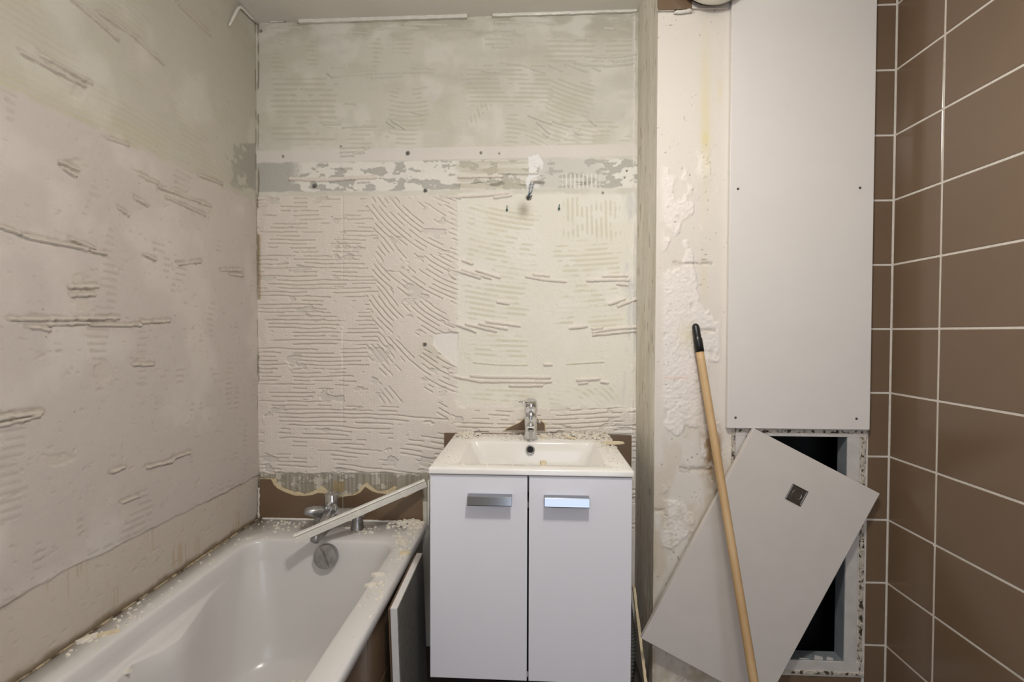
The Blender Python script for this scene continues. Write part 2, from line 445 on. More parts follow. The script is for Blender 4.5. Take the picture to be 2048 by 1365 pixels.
    # vertical seam lines
    for sx, y0, y1, hh in ((686.5, 392, 960, -0.0022), (561, 330, 380, 0.0006), (1239, 770, 815, -0.001), (916, 660, 740, 0.0008)):
        q = np.exp(-((x-sx-jx*0.08)/1.6)**2)*(y > y0)*(y < y1)*(fbm(y/30, x*0+sx, 81, 2) > 0.42)
        H += hh*q
    sw = np.exp(-((x-685.5-jx*0.06)/1.5)**2)*(y > 640)*(y < 770)*(fbm(y/12, x*0, 82, 2) > 0.45)
    c = mixc(c, C_WHITE, sw*0.8); H += 0.002*sw
    # scratched substrate above the broken bath tiles
    sub = sst(944, 951, y+jy*0.7)*(1-sst(1001, 1006, y))*(1-sst(858, 866, x))
    cs = np.broadcast_to(np.array(C_SUB), c.shape).copy()
    cs = mixc(cs, srgb(212, 205, 192), 0.75*sst(0.56, 0.62, fbm(x/16, y/13, 91)))
    cs = mixc(cs, srgb(136, 128, 112), 0.6*sst(0.55, 0.7, vnoise(x/2.6, y/60, 92)))
    cs = mixc(cs, srgb(172, 152, 112), 0.8*((x > 667) & (x < 690) & (y > 962) & (y < 985)))
    c = c*(1-sub[..., None])+cs*sub[..., None]
    H = H*(1-sub)+sub*(0.0003+0.0012*vnoise(x/2.6, y/60, 92)+0.0022*sst(0.56, 0.62, fbm(x/16, y/13, 91)))
    # beads left by the trowel
    L = []
    L += zoomed([[(505, 480), (540, 505), (760, 480), (1190, 470)], [(800, 508), (990, 497)], [(1060, 442), (1205, 450)], [(605, 830), (820, 822)], [(480, 812), (590, 806)],
                 [(590, 962), (780, 957)], [(590, 992), (740, 985), (765, 966)], [(680, 1001), (745, 993)], [(595, 1016), (680, 1013)], [(535, 440), (625, 437)], [(630, 672), (690, 680)],
                 [(890, 795), (945, 830)], [(930, 788), (1010, 840)], [(1055, 730), (1130, 745)], [(80, 1325), (200, 1322)], [(600, 1095), (665, 1095)], [(705, 1188), (780, 1184)],
                 [(680, 217), (740, 215), (800, 225)], [(810, 190), (1100, 188)], [(1000, 160), (1280, 168)], [(140, 185), (330, 183)], [(1240, 1275), (1365, 1290)]], 500, 0, 3.25)
    L += zoomed([[(285, 243), (450, 243)], [(290, 277), (450, 268)], [(325, 294), (415, 292)], [(340, 190), (460, 190)], [(340, 216), (450, 217)], [(345, 140), (700, 145)],
                 [(375, 388), (500, 402), (645, 452)], [(905, 350), (1060, 360), (1215, 340)], [(915, 405), (1050, 413), (1200, 395)], [(1080, 388), (1210, 370)],
                 [(680, 408), (760, 445)], [(780, 400), (910, 445)], [(830, 390), (915, 410)], [(950, 420), (990, 440)], [(810, 238), (900, 246)], [(265, 443), (370, 452)],
                 [(550, 718), (690, 770)], [(605, 760), (680, 830)], [(700, 755), (805, 785)], [(640, 830), (670, 850)], [(840, 825), (880, 838)], [(930, 745), (970, 780)],
                 [(1090, 255), (1210, 245)], [(1020, 178), (1080, 180)], [(600, 1080), (390, 1075)]], 880, 0, 3.102)
    strokes(U, V, H, c, us, vs, px2(L, Y=D), 0.0078, 0.0056, C_UP, 101, 0.5)
    L2 = zoomed([[(100, 80), (330, 150)], [(215, 85), (400, 142)], [(0, 70), (240, 145)], [(615, 135), (750, 160), (930, 175)], [(675, 118), (790, 130)], [(1100, 166), (1430, 161)],
                 [(1230, 132), (1420, 128)], [(1340, 195), (1425, 200)], [(385, 340), (470, 350)], [(1280, 355), (1400, 315)], [(1350, 372), (1495, 315)], [(295, 495), (560, 530)],
                 [(235, 512), (460, 555)], [(130, 515), (370, 572)], [(0, 500), (205, 575)], [(965, 548), (1095, 535)], [(1145, 555), (1220, 545)], [(1150, 580), (1300, 555), (1490, 540)],
                 [(1150, 602), (1490, 570)], [(760, 840), (815, 842)], [(170, 930), (300, 938), (800, 945)], [(0, 930), (250, 975), (810, 978)], [(480, 1010), (740, 1005)],
                 [(1020, 965), (1200, 955)], [(1035, 990), (1100, 985)], [(1210, 982), (1265, 985)], [(105, 5), (180, 30)], [(0, 895), (40, 905)], [(0, 560), (65, 580)], [(0, 110), (45, 150)]], 900, 520, 4.016)
    L2 += zoomed([[(115, 1100), (385, 1095)], [(15, 1228), (100, 1225), (300, 1213), (420, 1200)], [(340, 1227), (440, 1215)]], 880, 0, 3.102)
    strokes(U, V, H, c, us, vs, px2(L2, Y=D), 0.0100, 0.0068, C_ADH, 202, 0.35)
    L3 = zoomed([[(190, 825), (400, 845), (620, 845)], [(940, 838), (1230, 820)]], 900, 520, 4.016)
    strokes(U, V, H, c, us, vs, px2(L3, Y=D), 0.006, 0.0028, C_GREEN, 212, 0.4)
    L4 = zoomed([[(265, 1163), (460, 1172), (660, 1158), (820, 1152)]], 500, 0, 3.25)
    strokes(U, V, H, c, us, vs, px2(L4, Y=D), 0.017, 0.0070, C_ADH, 232, 0.3)
    # dark edge line and the white bead of filler down the right corner
    bead = np.exp(-((x-1266-0.008*(500-y)-jx*0.35)/3.0)**2)*(0.4+0.6*(fbm(y/18, x*0, 95, 2) > 0.45))
    H += 0.004*bead; c = mixc(c, C_WHITE, 0.7*bead)
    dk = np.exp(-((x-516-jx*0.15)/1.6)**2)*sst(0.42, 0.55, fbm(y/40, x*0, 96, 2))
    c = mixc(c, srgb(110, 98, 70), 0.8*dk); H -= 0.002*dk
    br = np.exp(-((x-519)/3.5)**2)*(y > 470)*(y < 600); c = mixc(c, srgb(160, 140, 100), 0.8*br)
    # drilled holes with crumbled rims
    for hx, hy, r in ((815, 307, 5), (628, 372, 5), (850, 381, 4.5), (850, 690, 5), (998, 307, 2.4), (962, 306, 3.5), (681, 293, 2.6), (565, 313, 3.5), (1057, 396, 6.5), (1206, 386, 3), (520, 62, 4), (1250, 355, 2.5), (1254, 342, 2.5)):
        q = np.hypot(x-hx+jx*0.15, (y-hy+jy*0.15))/r
        k = 1-sst(0.5, 1.1, q); H -= 0.006*k
        c = mixc(c, srgb(96, 90, 78), 0.85*k*(0.5+0.5*sst(0.3, 0.6, fbm(x/2.2, y/2.2, 97, 2))))
    # pits
    pit = sst(0.80, 0.84, vnoise(x/3.2, y/3.2, 98))*sst(0.5, 0.7, fbm(x/40, y/40, 99)); H -= 0.0010*pit
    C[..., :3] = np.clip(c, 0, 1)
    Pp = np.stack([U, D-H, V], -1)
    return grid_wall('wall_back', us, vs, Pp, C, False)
wall_back = build_wall_back()
tag(wall_back, 'stripped back wall with combed grey-white tile adhesive ridges')

# ------------------------------------------------------------------ left wall
def build_wall_left():
    us = np.concatenate([np.linspace(YF, 0.78, 20)[:-1], np.linspace(0.78, D+0.012, 344)])
    vs = np.concatenate([np.linspace(0, ZRIM-0.02, 10)[:-1], np.linspace(ZRIM-0.02, ZC, 640)])
    U, V = np.meshgrid(us, vs)
    x, y = proj(XL, np.maximum(U, 0.55), V)
    H = (fbm(U/0.3, V/0.3, 5)-0.5)*0.005+(fbm(U/0.025, V/0.025, 6, 3)-0.5)*0.0012
    c = np.broadcast_to(np.array(srgb(194, 184, 176)), U.shape+(3,)).copy()
    C = np.ones(U.shape+(4,)); C[..., 3] = 0
    j = (fbm(U/0.03, V/0.03, 23)-0.5)
    # upper part: greener, combed
    line = at(256, 287, X=XL); Zs = line.z
    upm = sst(Zs-0.006, Zs+0.006, V+j*0.03)
    cu = np.broadcast_to(np.array(srgb(188, 182, 168)), c.shape).copy()
    s = 0.5+0.5*np.sin(2*np.pi*(V+0.004*np.sin(U*20)+0.12*(U-1.2)**2)/0.0165)
    cu = mixc(cu, srgb(176, 169, 146), 0.4*s*sst(0.52, 0.62, fbm(U/0.13, V/0.09, 25)))
    cu = mixc(cu, srgb(186, 179, 152), 0.6*s*(1-sst(Zs+0.05, Zs+0.075, V))*(U < 1.32))
    c = c*(1-upm[..., None])+cu*upm[..., None]
    H -= 0.0012*upm
    c = mixc(c, srgb(196, 187, 176), 0.3*sst(0.62, 0.75, fbm(U/0.10, V/0.05, 26)))
    c = mixc(c, C_WHITE, 0.2*sst(0.5, 0.7, fbm(U/0.16, V/0.2, 27)))
    # faint short grey traces
    # lower band below the waterproofing line
    lp = [(0, 1217), (150, 1132), (201, 1112), (351, 1034), (452, 986), (512, 953)]
    l3 = [at(px, py, X=XL) for px, py in lp]
    zl = np.interp(U, [p.y for p in l3], [p.z for p in l3])
    lo = 1-sst(-0.002, 0.002, V-zl+j*0.012)
    H -= 0.0032*lo
    c = mixc(c, srgb(194, 184, 171), 0.8*lo)
    tr = (0.5+0.5*np.sin(2*np.pi*(V+0.05*(U-1))/0.0185))*sst(0.66, 0.70, fbm(U/0.045, V/0.11, 28, 3))*(1-upm)*(1-lo)
    c = mixc(c, srgb(178, 170, 158), 0.55*sst(0.5, 0.8, tr))
    H -= 0.0009*sst(0.5, 0.8, tr)
    vst = sst(0.55, 0.75, vnoise(U/0.0045, V/0.5, 29))*sst(0.5, 0.62, fbm(U/0.07, V/0.09, 30, 3))
    c = mixc(c, srgb(178, 158, 126), 0.55*lo*vst); H -= 0.0008*lo*vst
    ln = np.exp(-((V-zl+j*0.008)/0.0035)**2)*sst(0.35, 0.5, fbm(U/0.08, V*0, 38, 2))
    c = mixc(c, srgb(150, 140, 124), 0.7*ln)
    # patches chipped away
    for (cx, cy, rx, ry) in ((168, 585, 26, 42), (150, 335, 26, 15), (208, 745, 22, 24), (345, 385, 40, 12), (40, 832, 42, 12), (155, 185, 14, 20), (118, 920, 40, 14), (425, 430, 9, 14)):
        q = np.hypot((x-cx)/rx, (y-cy)/ry)+(fbm(U/0.02, V/0.012, 40+cx, 3)-0.5)*1.3
        k = 1-sst(0.75, 0.95, q); H -= 0.0018*k; c = mixc(c, srgb(196, 187, 174), 0.6*k)
    gp = sst(462, 470, x+j*40)*(1-sst(512, 514, x))*sst(284, 290, y)*(1-sst(372, 384, y+j*40)); gp = gp*sst(0.35, 0.5, fbm(U/0.03, V/0.03, 45)+0.2*sst(480, 500, x))
    c = mixc(c, srgb(160, 158, 146), 0.85*gp); H -= 0.0012*gp
    Lr = [[(20, 640), (237, 637)], [(180, 651), (282, 651)], [(287, 645), (339, 643)], [(100, 650), (180, 646)], [(60, 655), (98, 660)], [(49, 474), (154, 495), (212, 508)], [(0, 454), (51, 472)],
          [(143, 479), (195, 500)], [(318, 374), (421, 413)], [(277, 349), (318, 370)], [(333, 395), (410, 431)], [(41, 105), (169, 172)], [(77, 108), (182, 167)], [(146, 0), (236, 79)],
          [(200, 26), (282, 82)], [(277, 82), (328, 128)], [(354, 5), (420, 69)], [(441, 541), (485, 541)], [(356, 529), (400, 524)], [(400, 351), (446, 369)], [(212, 276), (256, 290)],
          [(268, 730), (306, 730)], [(294, 936), (346, 923)], [(346, 919), (380, 906)], [(0, 838), (83, 826)], [(0, 852), (80, 832)], [(246, 1005), (278, 993)], [(290, 510), (312, 520)],
          [(120, 325), (155, 340)], [(125, 335), (150, 352)], [(140, 575), (195, 573)], [(145, 592), (190, 590)], [(460, 549), (486, 552)], [(224, 944), (250, 935)], [(240, 418), (256, 430)], [(272, 398), (296, 412)]]
    Lm = px2(Lr, X=XL)
    for k, pts in enumerate(Lm):
        pts = np.array(pts); pad = 0.03
        i0, i1 = np.searchsorted(us, [pts[:, 0].min()-pad, pts[:, 0].max()+pad]); j0, j1 = np.searchsorted(vs, [pts[:, 1].min()-pad, pts[:, 1].max()+pad])
        if i1-i0 < 2 or j1-j0 < 2: continue
        u = U[j0:j1, i0:i1]; v = V[j0:j1, i0:i1]
        q = seg_dist(u, v-0.002, pts)+(fbm(u/0.02, v/0.008, 400+k, 3)-0.5)*0.016
        b = 1-sst(0.006, 0.0095, q)
        H[j0:j1, i0:i1] -= 0.0016*b
        c[j0:j1, i0:i1] = c[j0:j1, i0:i1]*(1-0.6*b[..., None])+np.array(srgb(172, 163, 149))*0.6*b[..., None]
    strokes(U, V, H, c, us, vs, Lm, 0.0070, 0.0052, srgb(196, 186, 174), 303, 0.6)
    # corner and pits
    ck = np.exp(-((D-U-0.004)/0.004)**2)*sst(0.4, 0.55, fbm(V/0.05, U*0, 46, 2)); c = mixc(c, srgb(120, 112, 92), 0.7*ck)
    ch = sst(0.76, 0.79, fbm(U/0.016, V/0.009, 48, 3))*(1-upm*0.5); H -= 0.0015*ch; c = mixc(c, srgb(186, 176, 162), 0.5*ch)
    sp = sst(0.990, 0.994, vnoise(U/0.006, V/0.006, 49)); c = mixc(c, srgb(96, 84, 70), 0.8*sp)
    # brown damp line along the bath
    dm = 1-sst(0.0, 0.020, V-ZRIM-0.004+j*0.02); c = mixc(c, srgb(128, 108, 78), 0.8*dm*(V > ZRIM-0.02))
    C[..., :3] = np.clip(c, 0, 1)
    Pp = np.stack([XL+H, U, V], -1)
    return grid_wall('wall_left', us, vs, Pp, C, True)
wall_left = build_wall_left()
tag(wall_left, 'stripped left wall with scraped plaster and adhesive streaks above the bath')

# ------------------------------------------------------------------ service shaft: side and plastered front
def build_shaft_side():
    us = np.linspace(N, D, 90); vs = np.concatenate([np.linspace(0, 0.08, 4)[:-1], np.linspace(0.08, ZC, 620)])
    U, V = np.meshgrid(us, vs)
    H = (fbm(U/0.15, V/0.4, 7)-0.5)*0.004+(fbm(U/0.012, V/0.05, 8, 3)-0.5)*0.0008
    c = np.broadcast_to(np.array(srgb(222, 217, 203)), U.shape+(3,)).copy()
    c = mixc(c, srgb(196, 189, 168), 0.4*sst(0.45, 0.65, fbm(U/0.05, V/0.35, 11)))
    c = mixc(c, C_WHITE, 0.35*sst(0.55, 0.7, fbm(U/0.03, V/0.25, 12)))
    lowm = 1-sst(0.35, 0.95, V); c = mixc(c, srgb(200, 188, 170), 0.4*lowm)
    dk = sst(0.72, 0.76, fbm(U/0.012, V/0.07, 13, 3)); c = mixc(c, srgb(140, 126, 100), 0.6*dk); H -= 0.001*dk
    wh = sst(0.68, 0.71, fbm(U/0.010, V/0.06, 14, 3)); c = mixc(c, C_WHITE, 0.6*wh)
    sp = sst(0.93, 0.95, vnoise(U/0.005, V/0.005, 15)); c = mixc(c, C_WHITE, 0.6*sp)
    e = 1-sst(0.0, 0.008, U-N); H *= (1-e)
    C = np.ones(U.shape+(4,)); C[..., 3] = 0; C[..., :3] = np.clip(c, 0, 1)
    return grid_wall('wall_shaft_side', us, vs, np.stack([XC-np.maximum(H, -0.003), U, V], -1), C, True)
tag(build_shaft_side(), 'narrow grey-white side face of the service shaft')
def build_shaft_front():
    us = np.linspace(XC, 0.640, 100); vs = np.concatenate([np.linspace(0, 0.06, 3)[:-1], np.linspace(0.06, ZC, 760)])
    U, V = np.meshgrid(us, vs)
    x, y = proj(U, N, V)
    H = (fbm(U/0.2, V/0.3, 17)-0.5)*0.003
    c = np.broadcast_to(np.array(srgb(225, 217, 206)), U.shape+(3,)).copy()
    # mortar smears: rough islands
    isl = sst(0.50, 0.55, fbm(x/55, y/75, 18))*sst(290, 330, y)*sst(1318, 1334, x)*(1-sst(1432, 1444, x))
    H += isl*(0.0010+0.0034*fbm(x/4.6, y/3.8, 19, 3))
    c = mixc(c, srgb(238, 230, 222), isl*0.8)
    jn = np.exp(-((y-527-0.02*(x-1380))/3)**2)*(x > 1345)*(x < 1425)+np.exp(-((y-662)/4)**2)*(x > 1390)*(x < 1432)+np.exp(-((y-940)/5)**2)*(x > 1360)*(x < 1432)+np.exp(-((y-1022)/4)**2)*(x > 1305)*(x < 1330)
    H -= 0.004*jn*sst(0.3, 0.5, fbm(x/7, y/4, 20)); c = mixc(c, srgb(150, 134, 112), 0.35*jn)
    # yellow stains
    def blob(cx, cy, rx, ry): return np.exp(-((x-cx)/rx)**2-((y-cy)/ry)**2)
    yl = 0.7*blob(1411, 230, 10, 150)+0.5*blob(1411, 278, 7, 12)+0.5*blob(1440, 180, 6, 25)+0.6*blob(1375, 670, 18, 24)+0.35*blob(1408, 560, 6, 45)
    c = mixc(c, srgb(222, 208, 160), np.clip(yl, 0, 1)*(0.5+0.5*fbm(x/12, y/30, 24)))
    bn = 1.1*blob(1425, 890, 15, 34)+0.6*blob(1430, 940, 16, 45)+0.5*blob(1306, 1120, 7, 60)+0.5*blob(1398, 1350, 30, 25)+0.5*blob(1306, 1330, 6, 60)
    c = mixc(c, srgb(164, 132, 92), np.clip(1.5*bn, 0, 0.95)*sst(0.25, 0.5, fbm(x/9, y/12, 25)))
    c = mixc(c, srgb(206, 193, 172), 0.7*sst(720, 1080, y)*sst(0.40, 0.60, fbm(x/30, y/70, 26)))
    c = mixc(c, srgb(196, 184, 164), 0.45*sst(1000, 1250, y))
    rd = np.exp(-((y-756)/1.5)**2)*(x > 1328)*(x < 1376)*0.5; c = mixc(c, srgb(224, 170, 150), rd)
    sp = sst(0.925, 0.94, vnoise(x/4, y/5, 27))*sst(0.45, 0.6, fbm(x/30, y/60, 28)); c = mixc(c, srgb(130, 118, 98), 0.7*sp); H -= 0.001*sp
    C = np.ones(U.shape+(4,)); C[..., 3] = 0; C[..., :3] = np.clip(c, 0, 1)
    e = 1-sst(0.0, 0.006, U-XC); H *= (1-e)
    # leave the hatch opening free: the plaster ends left of it
    return grid_wall('wall_shaft_front', us, vs, np.stack([U, N-H, V], -1), C, False)
shaft_front = build_shaft_front()
tag(shaft_front, 'white plastered front of the service shaft with yellow stains')

# ------------------------------------------------------------------ plain shell
def shell(name, *a): return tag(box(name, *a), kind='structure')
shell('floor', XL-0.1, XR+0.1, YF-0.1, D+0.1, -0.1, 0.0, M['floor'])
shell('ceiling', XL-0.1, XR+0.1, YF-0.1, D+0.1, ZC, ZC+0.1, M['ceiling'])
wall_right = shell('wall_right', XR+0.0012, XR+0.1, YF-0.1, D+0.1, 0, ZC, M['grout'])
tag(wall_right, 'right wall of brown glazed tiles with white joints')
wf = bmesh.new()
box_bm(XL-0.1, -0.20, YF-0.1, YF, 0, ZC, wf); box_bm(0.70, XR+0.1, YF-0.1, YF, 0, ZC, wf); box_bm(-0.20, 0.70, YF-0.1, YF, 2.04, ZC, wf)
tag(from_bm('wall_front', wf, mat('front_wall_paint', srgb(214, 208, 198), 0.9, var=0.05)), kind='structure')
dj = bmesh.new()
box_bm(-0.20, -0.16, YF-0.11, YF+0.01, 0, 2.04, dj); box_bm(0.66, 0.70, YF-0.11, YF+0.01, 0, 2.04, dj); box_bm(-0.16, 0.66, YF-0.11, YF+0.01, 2.0, 2.04, dj)
tag(from_bm('door_1', dj, M['white_pvc']), kind='structure')

# right part of the shaft front (behind the white panel, round the hatch, the tiled strip)
HX0, HX1, HZ0, HZ1 = 0.640, 1.043, EZ-1.083, EZ-0.305      # outside of the hatch frame
OX0, OX1, OZ0, OZ1 = 0.672, 0.984, EZ-1.040, EZ-0.325      # opening
sb = bmesh.new()
box_bm(0.640, 1.115, N+0.0012, N+0.05, OZ1+0.012, ZC, sb); box_bm(0.640, 1.115, N+0.0012, N+0.05, 0, OZ0-0.012, sb)
box_bm(0.640, OX0-0.012, N+0.0012, N+0.05, OZ0-0.012, OZ1+0.012, sb); box_bm(OX1+0.012, 1.115, N+0.0012, N+0.05, OZ0-0.012, OZ1+0.012, sb)
sbo = tag(from_bm('wall_shaft_surround', sb, M['grout']), kind='structure')
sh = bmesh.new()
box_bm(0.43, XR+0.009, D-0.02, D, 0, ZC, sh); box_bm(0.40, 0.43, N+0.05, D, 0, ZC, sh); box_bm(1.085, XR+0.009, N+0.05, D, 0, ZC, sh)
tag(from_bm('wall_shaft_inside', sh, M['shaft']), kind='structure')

# ------------------------------------------------------------------ tiles
tile_cache = {}
def tile(parent, wx, wz, centre, axis, mat_=None, thick=0.009, name='tile'):
    key = (round(wx, 4), round(wz, 4), axis, thick)
    me = tile_cache.get(key)
    if me is None:
        bm = bmesh.new(); b = 0.0012
        if axis == 'x': box_bm(0, thick, -wx/2, wx/2, -wz/2, wz/2, bm)
        else: box_bm(-wx/2, wx/2, 0, thick, -wz/2, wz/2, bm)
        bmesh.ops.bevel(bm, geom=bm.edges[:], offset=b, segments=1, affect='EDGES')
        me = bpy.data.meshes.new(name); bm.to_mesh(me); bm.free(); me.materials.append(mat_ or M['tile'])
        tile_cache[key] = me
    o = bpy.data.objects.new(name, me); COL.objects.link(o); o.parent = parent
    o.location = Vector(centre)-parent_world(parent)
    return o
ycols = [N, 1.3074]
while ycols[-1] > YF: ycols.append(max(YF, ycols[-1]-TW))
zrows = [ZJ+T*k for k in range(-7, 7)]
zrows = sorted([z for z in zrows if 0.02 < z < ZC-0.02]+[0.0, ZC])
for z0, z1 in zip(zrows, zrows[1:]):
    for y1, y0 in zip(ycols, ycols[1:]):
        wx, wz = y1-y0-G, z1-z0-G
        if wx < 0.01 or wz < 0.01: continue
        tile(wall_right, wx, wz, (XR, (y0+y1)/2, (z0+z1)/2), 'x')
    # strip beside the white panel
    tile(sbo, XR-1.046-G, z1-z0-G, ((1.046+XR)/2, N, (z0+z1)/2), 'y', thick=0.0098)
# row below the hatch
for x0, x1 in ((0.645, 0.702), (0.702, 1.043)):
    zz = [z for z in zrows if z < HZ0]+[HZ0-0.006]
    for z0, z1 in zip(zz, zz[1:]):
        if z1-z0 > 0.012: tile(sbo, x1-x0-G, z1-z0-G, ((x0+x1)/2, N, (z0+z1)/2), 'y', thick=0.0098)
# grey-white joints on the shaft strip
# back wall tiles left behind the vanity
YT = D-0.013
bx = [-0.348, -0.293, 0.0495, 0.374]
bz = [ZJ-0.4-T*k for k in range(0, 5)]
for k in range(4):
    for x0, x1 in zip(bx, bx[1:]):
        tile(wall_back, x1-x0-G, T-G, ((x0+x1)/2, YT, bz[k]-T/2), 'y')
# broken tiles
def broken(parent, px_front, px_body, Y, off=0.0025):
    """px_front: outline of the glaze, px_body: outline of the biscuit that shows beyond it"""
    b = from_bm('tile', poly_bm([at(x_, y_, Y=Y+off) for x_, y_ in px_body], (0, 0.0075, 0)), M['biscuit'], parent)
    b['label'] = 'broken brown tile showing its beige body along the torn edge'
    from_bm('glaze', poly_bm([at(x_, y_, Y=Y) for x_, y_ in px_front], (0, off+0.001, 0)), M['tile'], b)
def zz(l, x0, y0, s): return [(x0+a/s, y0+b/s) for a, b in l]
rng = random.Random(5)
def jag(pts, n=5, amp=0.8):
    out = []
    for (a, b), (c_, d_) in zip(pts, pts[1:]):
        for k in range(n):
            t = k/n; out.append((a+(c_-a)*t+rng.uniform(-amp, amp)*(k > 0), b+(d_-b)*t+rng.uniform(-amp, amp)*(k > 0)))
    return out+[pts[-1]]
g1 = zz([(95, 207), (335, 212), (365, 260), (400, 330), (480, 410), (640, 490), (850, 565), (1060, 572), (1220, 552), (1350, 505), (1450, 510), (1560, 540), (1660, 575), (1780, 588), (1868, 590)], 510, 940, 10.78)
b1 = zz([(92, 203), (430, 200), (440, 225), (470, 320), (560, 390), (660, 430), (830, 500), (930, 485), (1020, 515), (1060, 540), (1220, 490), (1400, 385), (1450, 380), (1560, 480), (1640, 500), (1700, 545), (1868, 560)], 510, 940, 10.78)
base1 = [(684.5, 1047), (516.5, 1047)]
broken(wall_back, g1+base1, jag(b1)+base1, YT)
g2 = zz([(665, 212), (800, 195), (870, 160), (930, 92), (1020, 150), (1090, 170), (1200, 185), (1330, 215), (1420, 222), (1490, 195), (1560, 155), (1600, 110), (1640, 100)], 580, 960, 6.2)
b2 = zz([(664, 200), (760, 195), (840, 150), (880, 80), (945, 40), (1000, 90), (1080, 150), (1150, 152), (1220, 130), (1290, 85), (1320, 100), (1300, 150), (1400, 190), (1500, 160), (1560, 130), (1600, 90), (1641, 88)], 580, 960, 6.2)
base2 = [(846, 1054), (688, 1049)]
broken(wall_back, g2+base2, jag(b2, 3, 0.5)+base2, YT)
g3 = [(1010, 861), (1016, 857), (1040, 846), (1052, 836), (1070, 836), (1080, 842), (1089, 848), (1089.5, 861)]
b3 = [(1006, 862), (1014, 857), (1039, 845), (1052, 834), (1071, 834), (1082, 841), (1091, 847), (1091.5, 862)]
broken(wall_back, g3, b3, YT)
# tile and ledge at the top of the shaft front, beside the lamp
ctile = [(1316, -60), (1316, 19.5), (1384, 17.5), (1384, -60)]
tt = from_bm('tile', poly_bm([at(a, b, Y=N-0.010) for a, b in ctile], (0, 0.009, 0)), M['tile'], shaft_front)
ctile = [(1384, -60), (1384, 17), (1456, 15.5), (1456, -60)]
tt = from_bm('tile', poly_bm([at(a, b, Y=N-0.009) for a, b in ctile], (0, 0.008, 0)), M['grout'], shaft_front)
ev = at(1314, 20, Y=N-0.009)
from_bm('sealant', tube_bm([at(1314, 20.5, Y=N-0.004), at(1348, 20.5, Y=N-0.004)], 0.004, 8), M['grout'], shaft_front, True)
pts = [at(1348+i*6, 25-0.6*i+rng.uniform(-0.8, 0.8), Y=N-0.006) for i in range(7)]
from_bm('sealant', tube_bm(pts, [0.003, 0.0055, 0.0055, 0.006, 0.005, 0.0065, 0.004], 8), M['white_pvc'], shaft_front, True)

# ------------------------------------------------------------------ ceiling edge remnants
def edge_strip(name, x0, y0, x1, y1, depth, hpx, seed, label):
    r = random.Random(seed); n = 40; bm = bmesh.new(); rows = []
    for i in range(n+1):
        t = i/n; a = at(x0+(x1-x0)*t, y0+(y1-y0)*t, Y=D)
        zt = ZC+0.0; dz = (hpx+r.uniform(-1.2, 1.2))*0.00192; dp = depth+r.uniform(-0.001, 0.001)
        ring = [(a.x, D-0.001, zt), (a.x, D-dp, zt), (a.x, D-dp, a.z), (a.x, D-dp*0.85, a.z-dz*0.25-r.uniform(0, 0.002)), (a.x, D-0.001, a.z-dz*0.15)]
        rows.append([bm.verts.new(p) for p in ring])
    for A, B in zip(rows, rows[1:]):
        for k in range(5): bm.faces.new((A[k], B[k], B[(k+1) % 5], A[(k+1) % 5]))
    bm.faces.new(rows[0]); bm.faces.new(rows[-1][::-1])
    bmesh.ops.recalc_face_normals(bm, faces=bm.faces)
    o = from_bm(name, bm, M['white_pvc']); return tag(o, label, kind='structure')
edge_strip('trim_1', 601, 48, 935, 37, 0.016, 7, 1, 'long white remnant of ceiling edge filler')
edge_strip('trim_2', 986, 35, 1272, 25, 0.014, 6, 2, 'white remnant of ceiling edge filler by the shaft')
edge_strip('trim_3', 543, 46, 573, 44, 0.010, 4, 3, 'short white remnant of ceiling edge filler')
sl = [at(458, 52, X=XL+0.004), at(464, 40, X=XL+0.005), at(470, 28, X=XL+0.006), at(476, 17, X=XL+0.007), at(481, 14, X=XL+0.008), at(488, 20, X=XL+0.007), at(500, 33, X=XL+0.006), at(515, 47, X=XL+0.006)]
tag(from_bm('white_cord', tube_bm(sl, [0.003, 0.005, 0.0055, 0.0055, 0.0055, 0.005, 0.0045, 0.004], 8), M['white_pvc'], None, True),
    'bent white cord peeling from the left wall by the ceiling', 'cord')

# ------------------------------------------------------------------ bathtub
TXL, TXR, TYB, TYF = XL+0.006, -0.412, D-0.006, 0.05
IXL, IXR, IYB, IYF = -1.000, -0.487, 1.567, 0.16
def rrect(x0, x1, y0, y1, r, n=10):
    pts = []
    r = [r]*4 if not hasattr(r, '__len__') else r
    for (cx, cy, a0, rr) in ((x1-r[0], y1-r[0], 0, r[0]), (x0+r[1], y1-r[1], 90, r[1]), (x0+r[2], y0+r[2], 180, r[2]), (x1-r[3], y0+r[3], 270, r[3])):
        for k in range(n+1):
            a = math.radians(a0+90*k/n); pts.append((cx+rr*math.cos(a), cy+rr*math.sin(a)))
    # straight runs subdivided
    out = []
    m_ = len(pts)
    for i in range(m_):
        p, q = pts[i], pts[(i+1) % m_]; out.append(p)
        if i % (n+1) == n:
            for k in range(1, 24): out.append((p[0]+(q[0]-p[0])*k/24, p[1]+(q[1]-p[1])*k/24))
    return out
def loft(rings, bottom=True, bm=None):
    bm = bm or bmesh.new(); vr = [[bm.verts.new(p) for p in r] for r in rings]
    for A, B in zip(vr, vr[1:]):
        n = len(A)
        for k in range(n): bm.faces.new((A[k], A[(k+1) % n], B[(k+1) % n], B[k]))
    if bottom: bm.faces.new(vr[-1])
    bmesh.ops.recalc_face_normals(bm, faces=bm.faces)
    return bm
def arm(y):
    if y > 1.36: return 0.0
    a = 0.075*min(1, (1.36-y)/0.25)
    if y < 1.11: a *= max(0.25, 1-(1.11-y)/0.05) if y > 1.02 else (0.25+0.75*min(1, (1.02-y)/0.10))
    if y < 0.55: a *= max(0, 1-(0.55-y)/0.15)
    return a
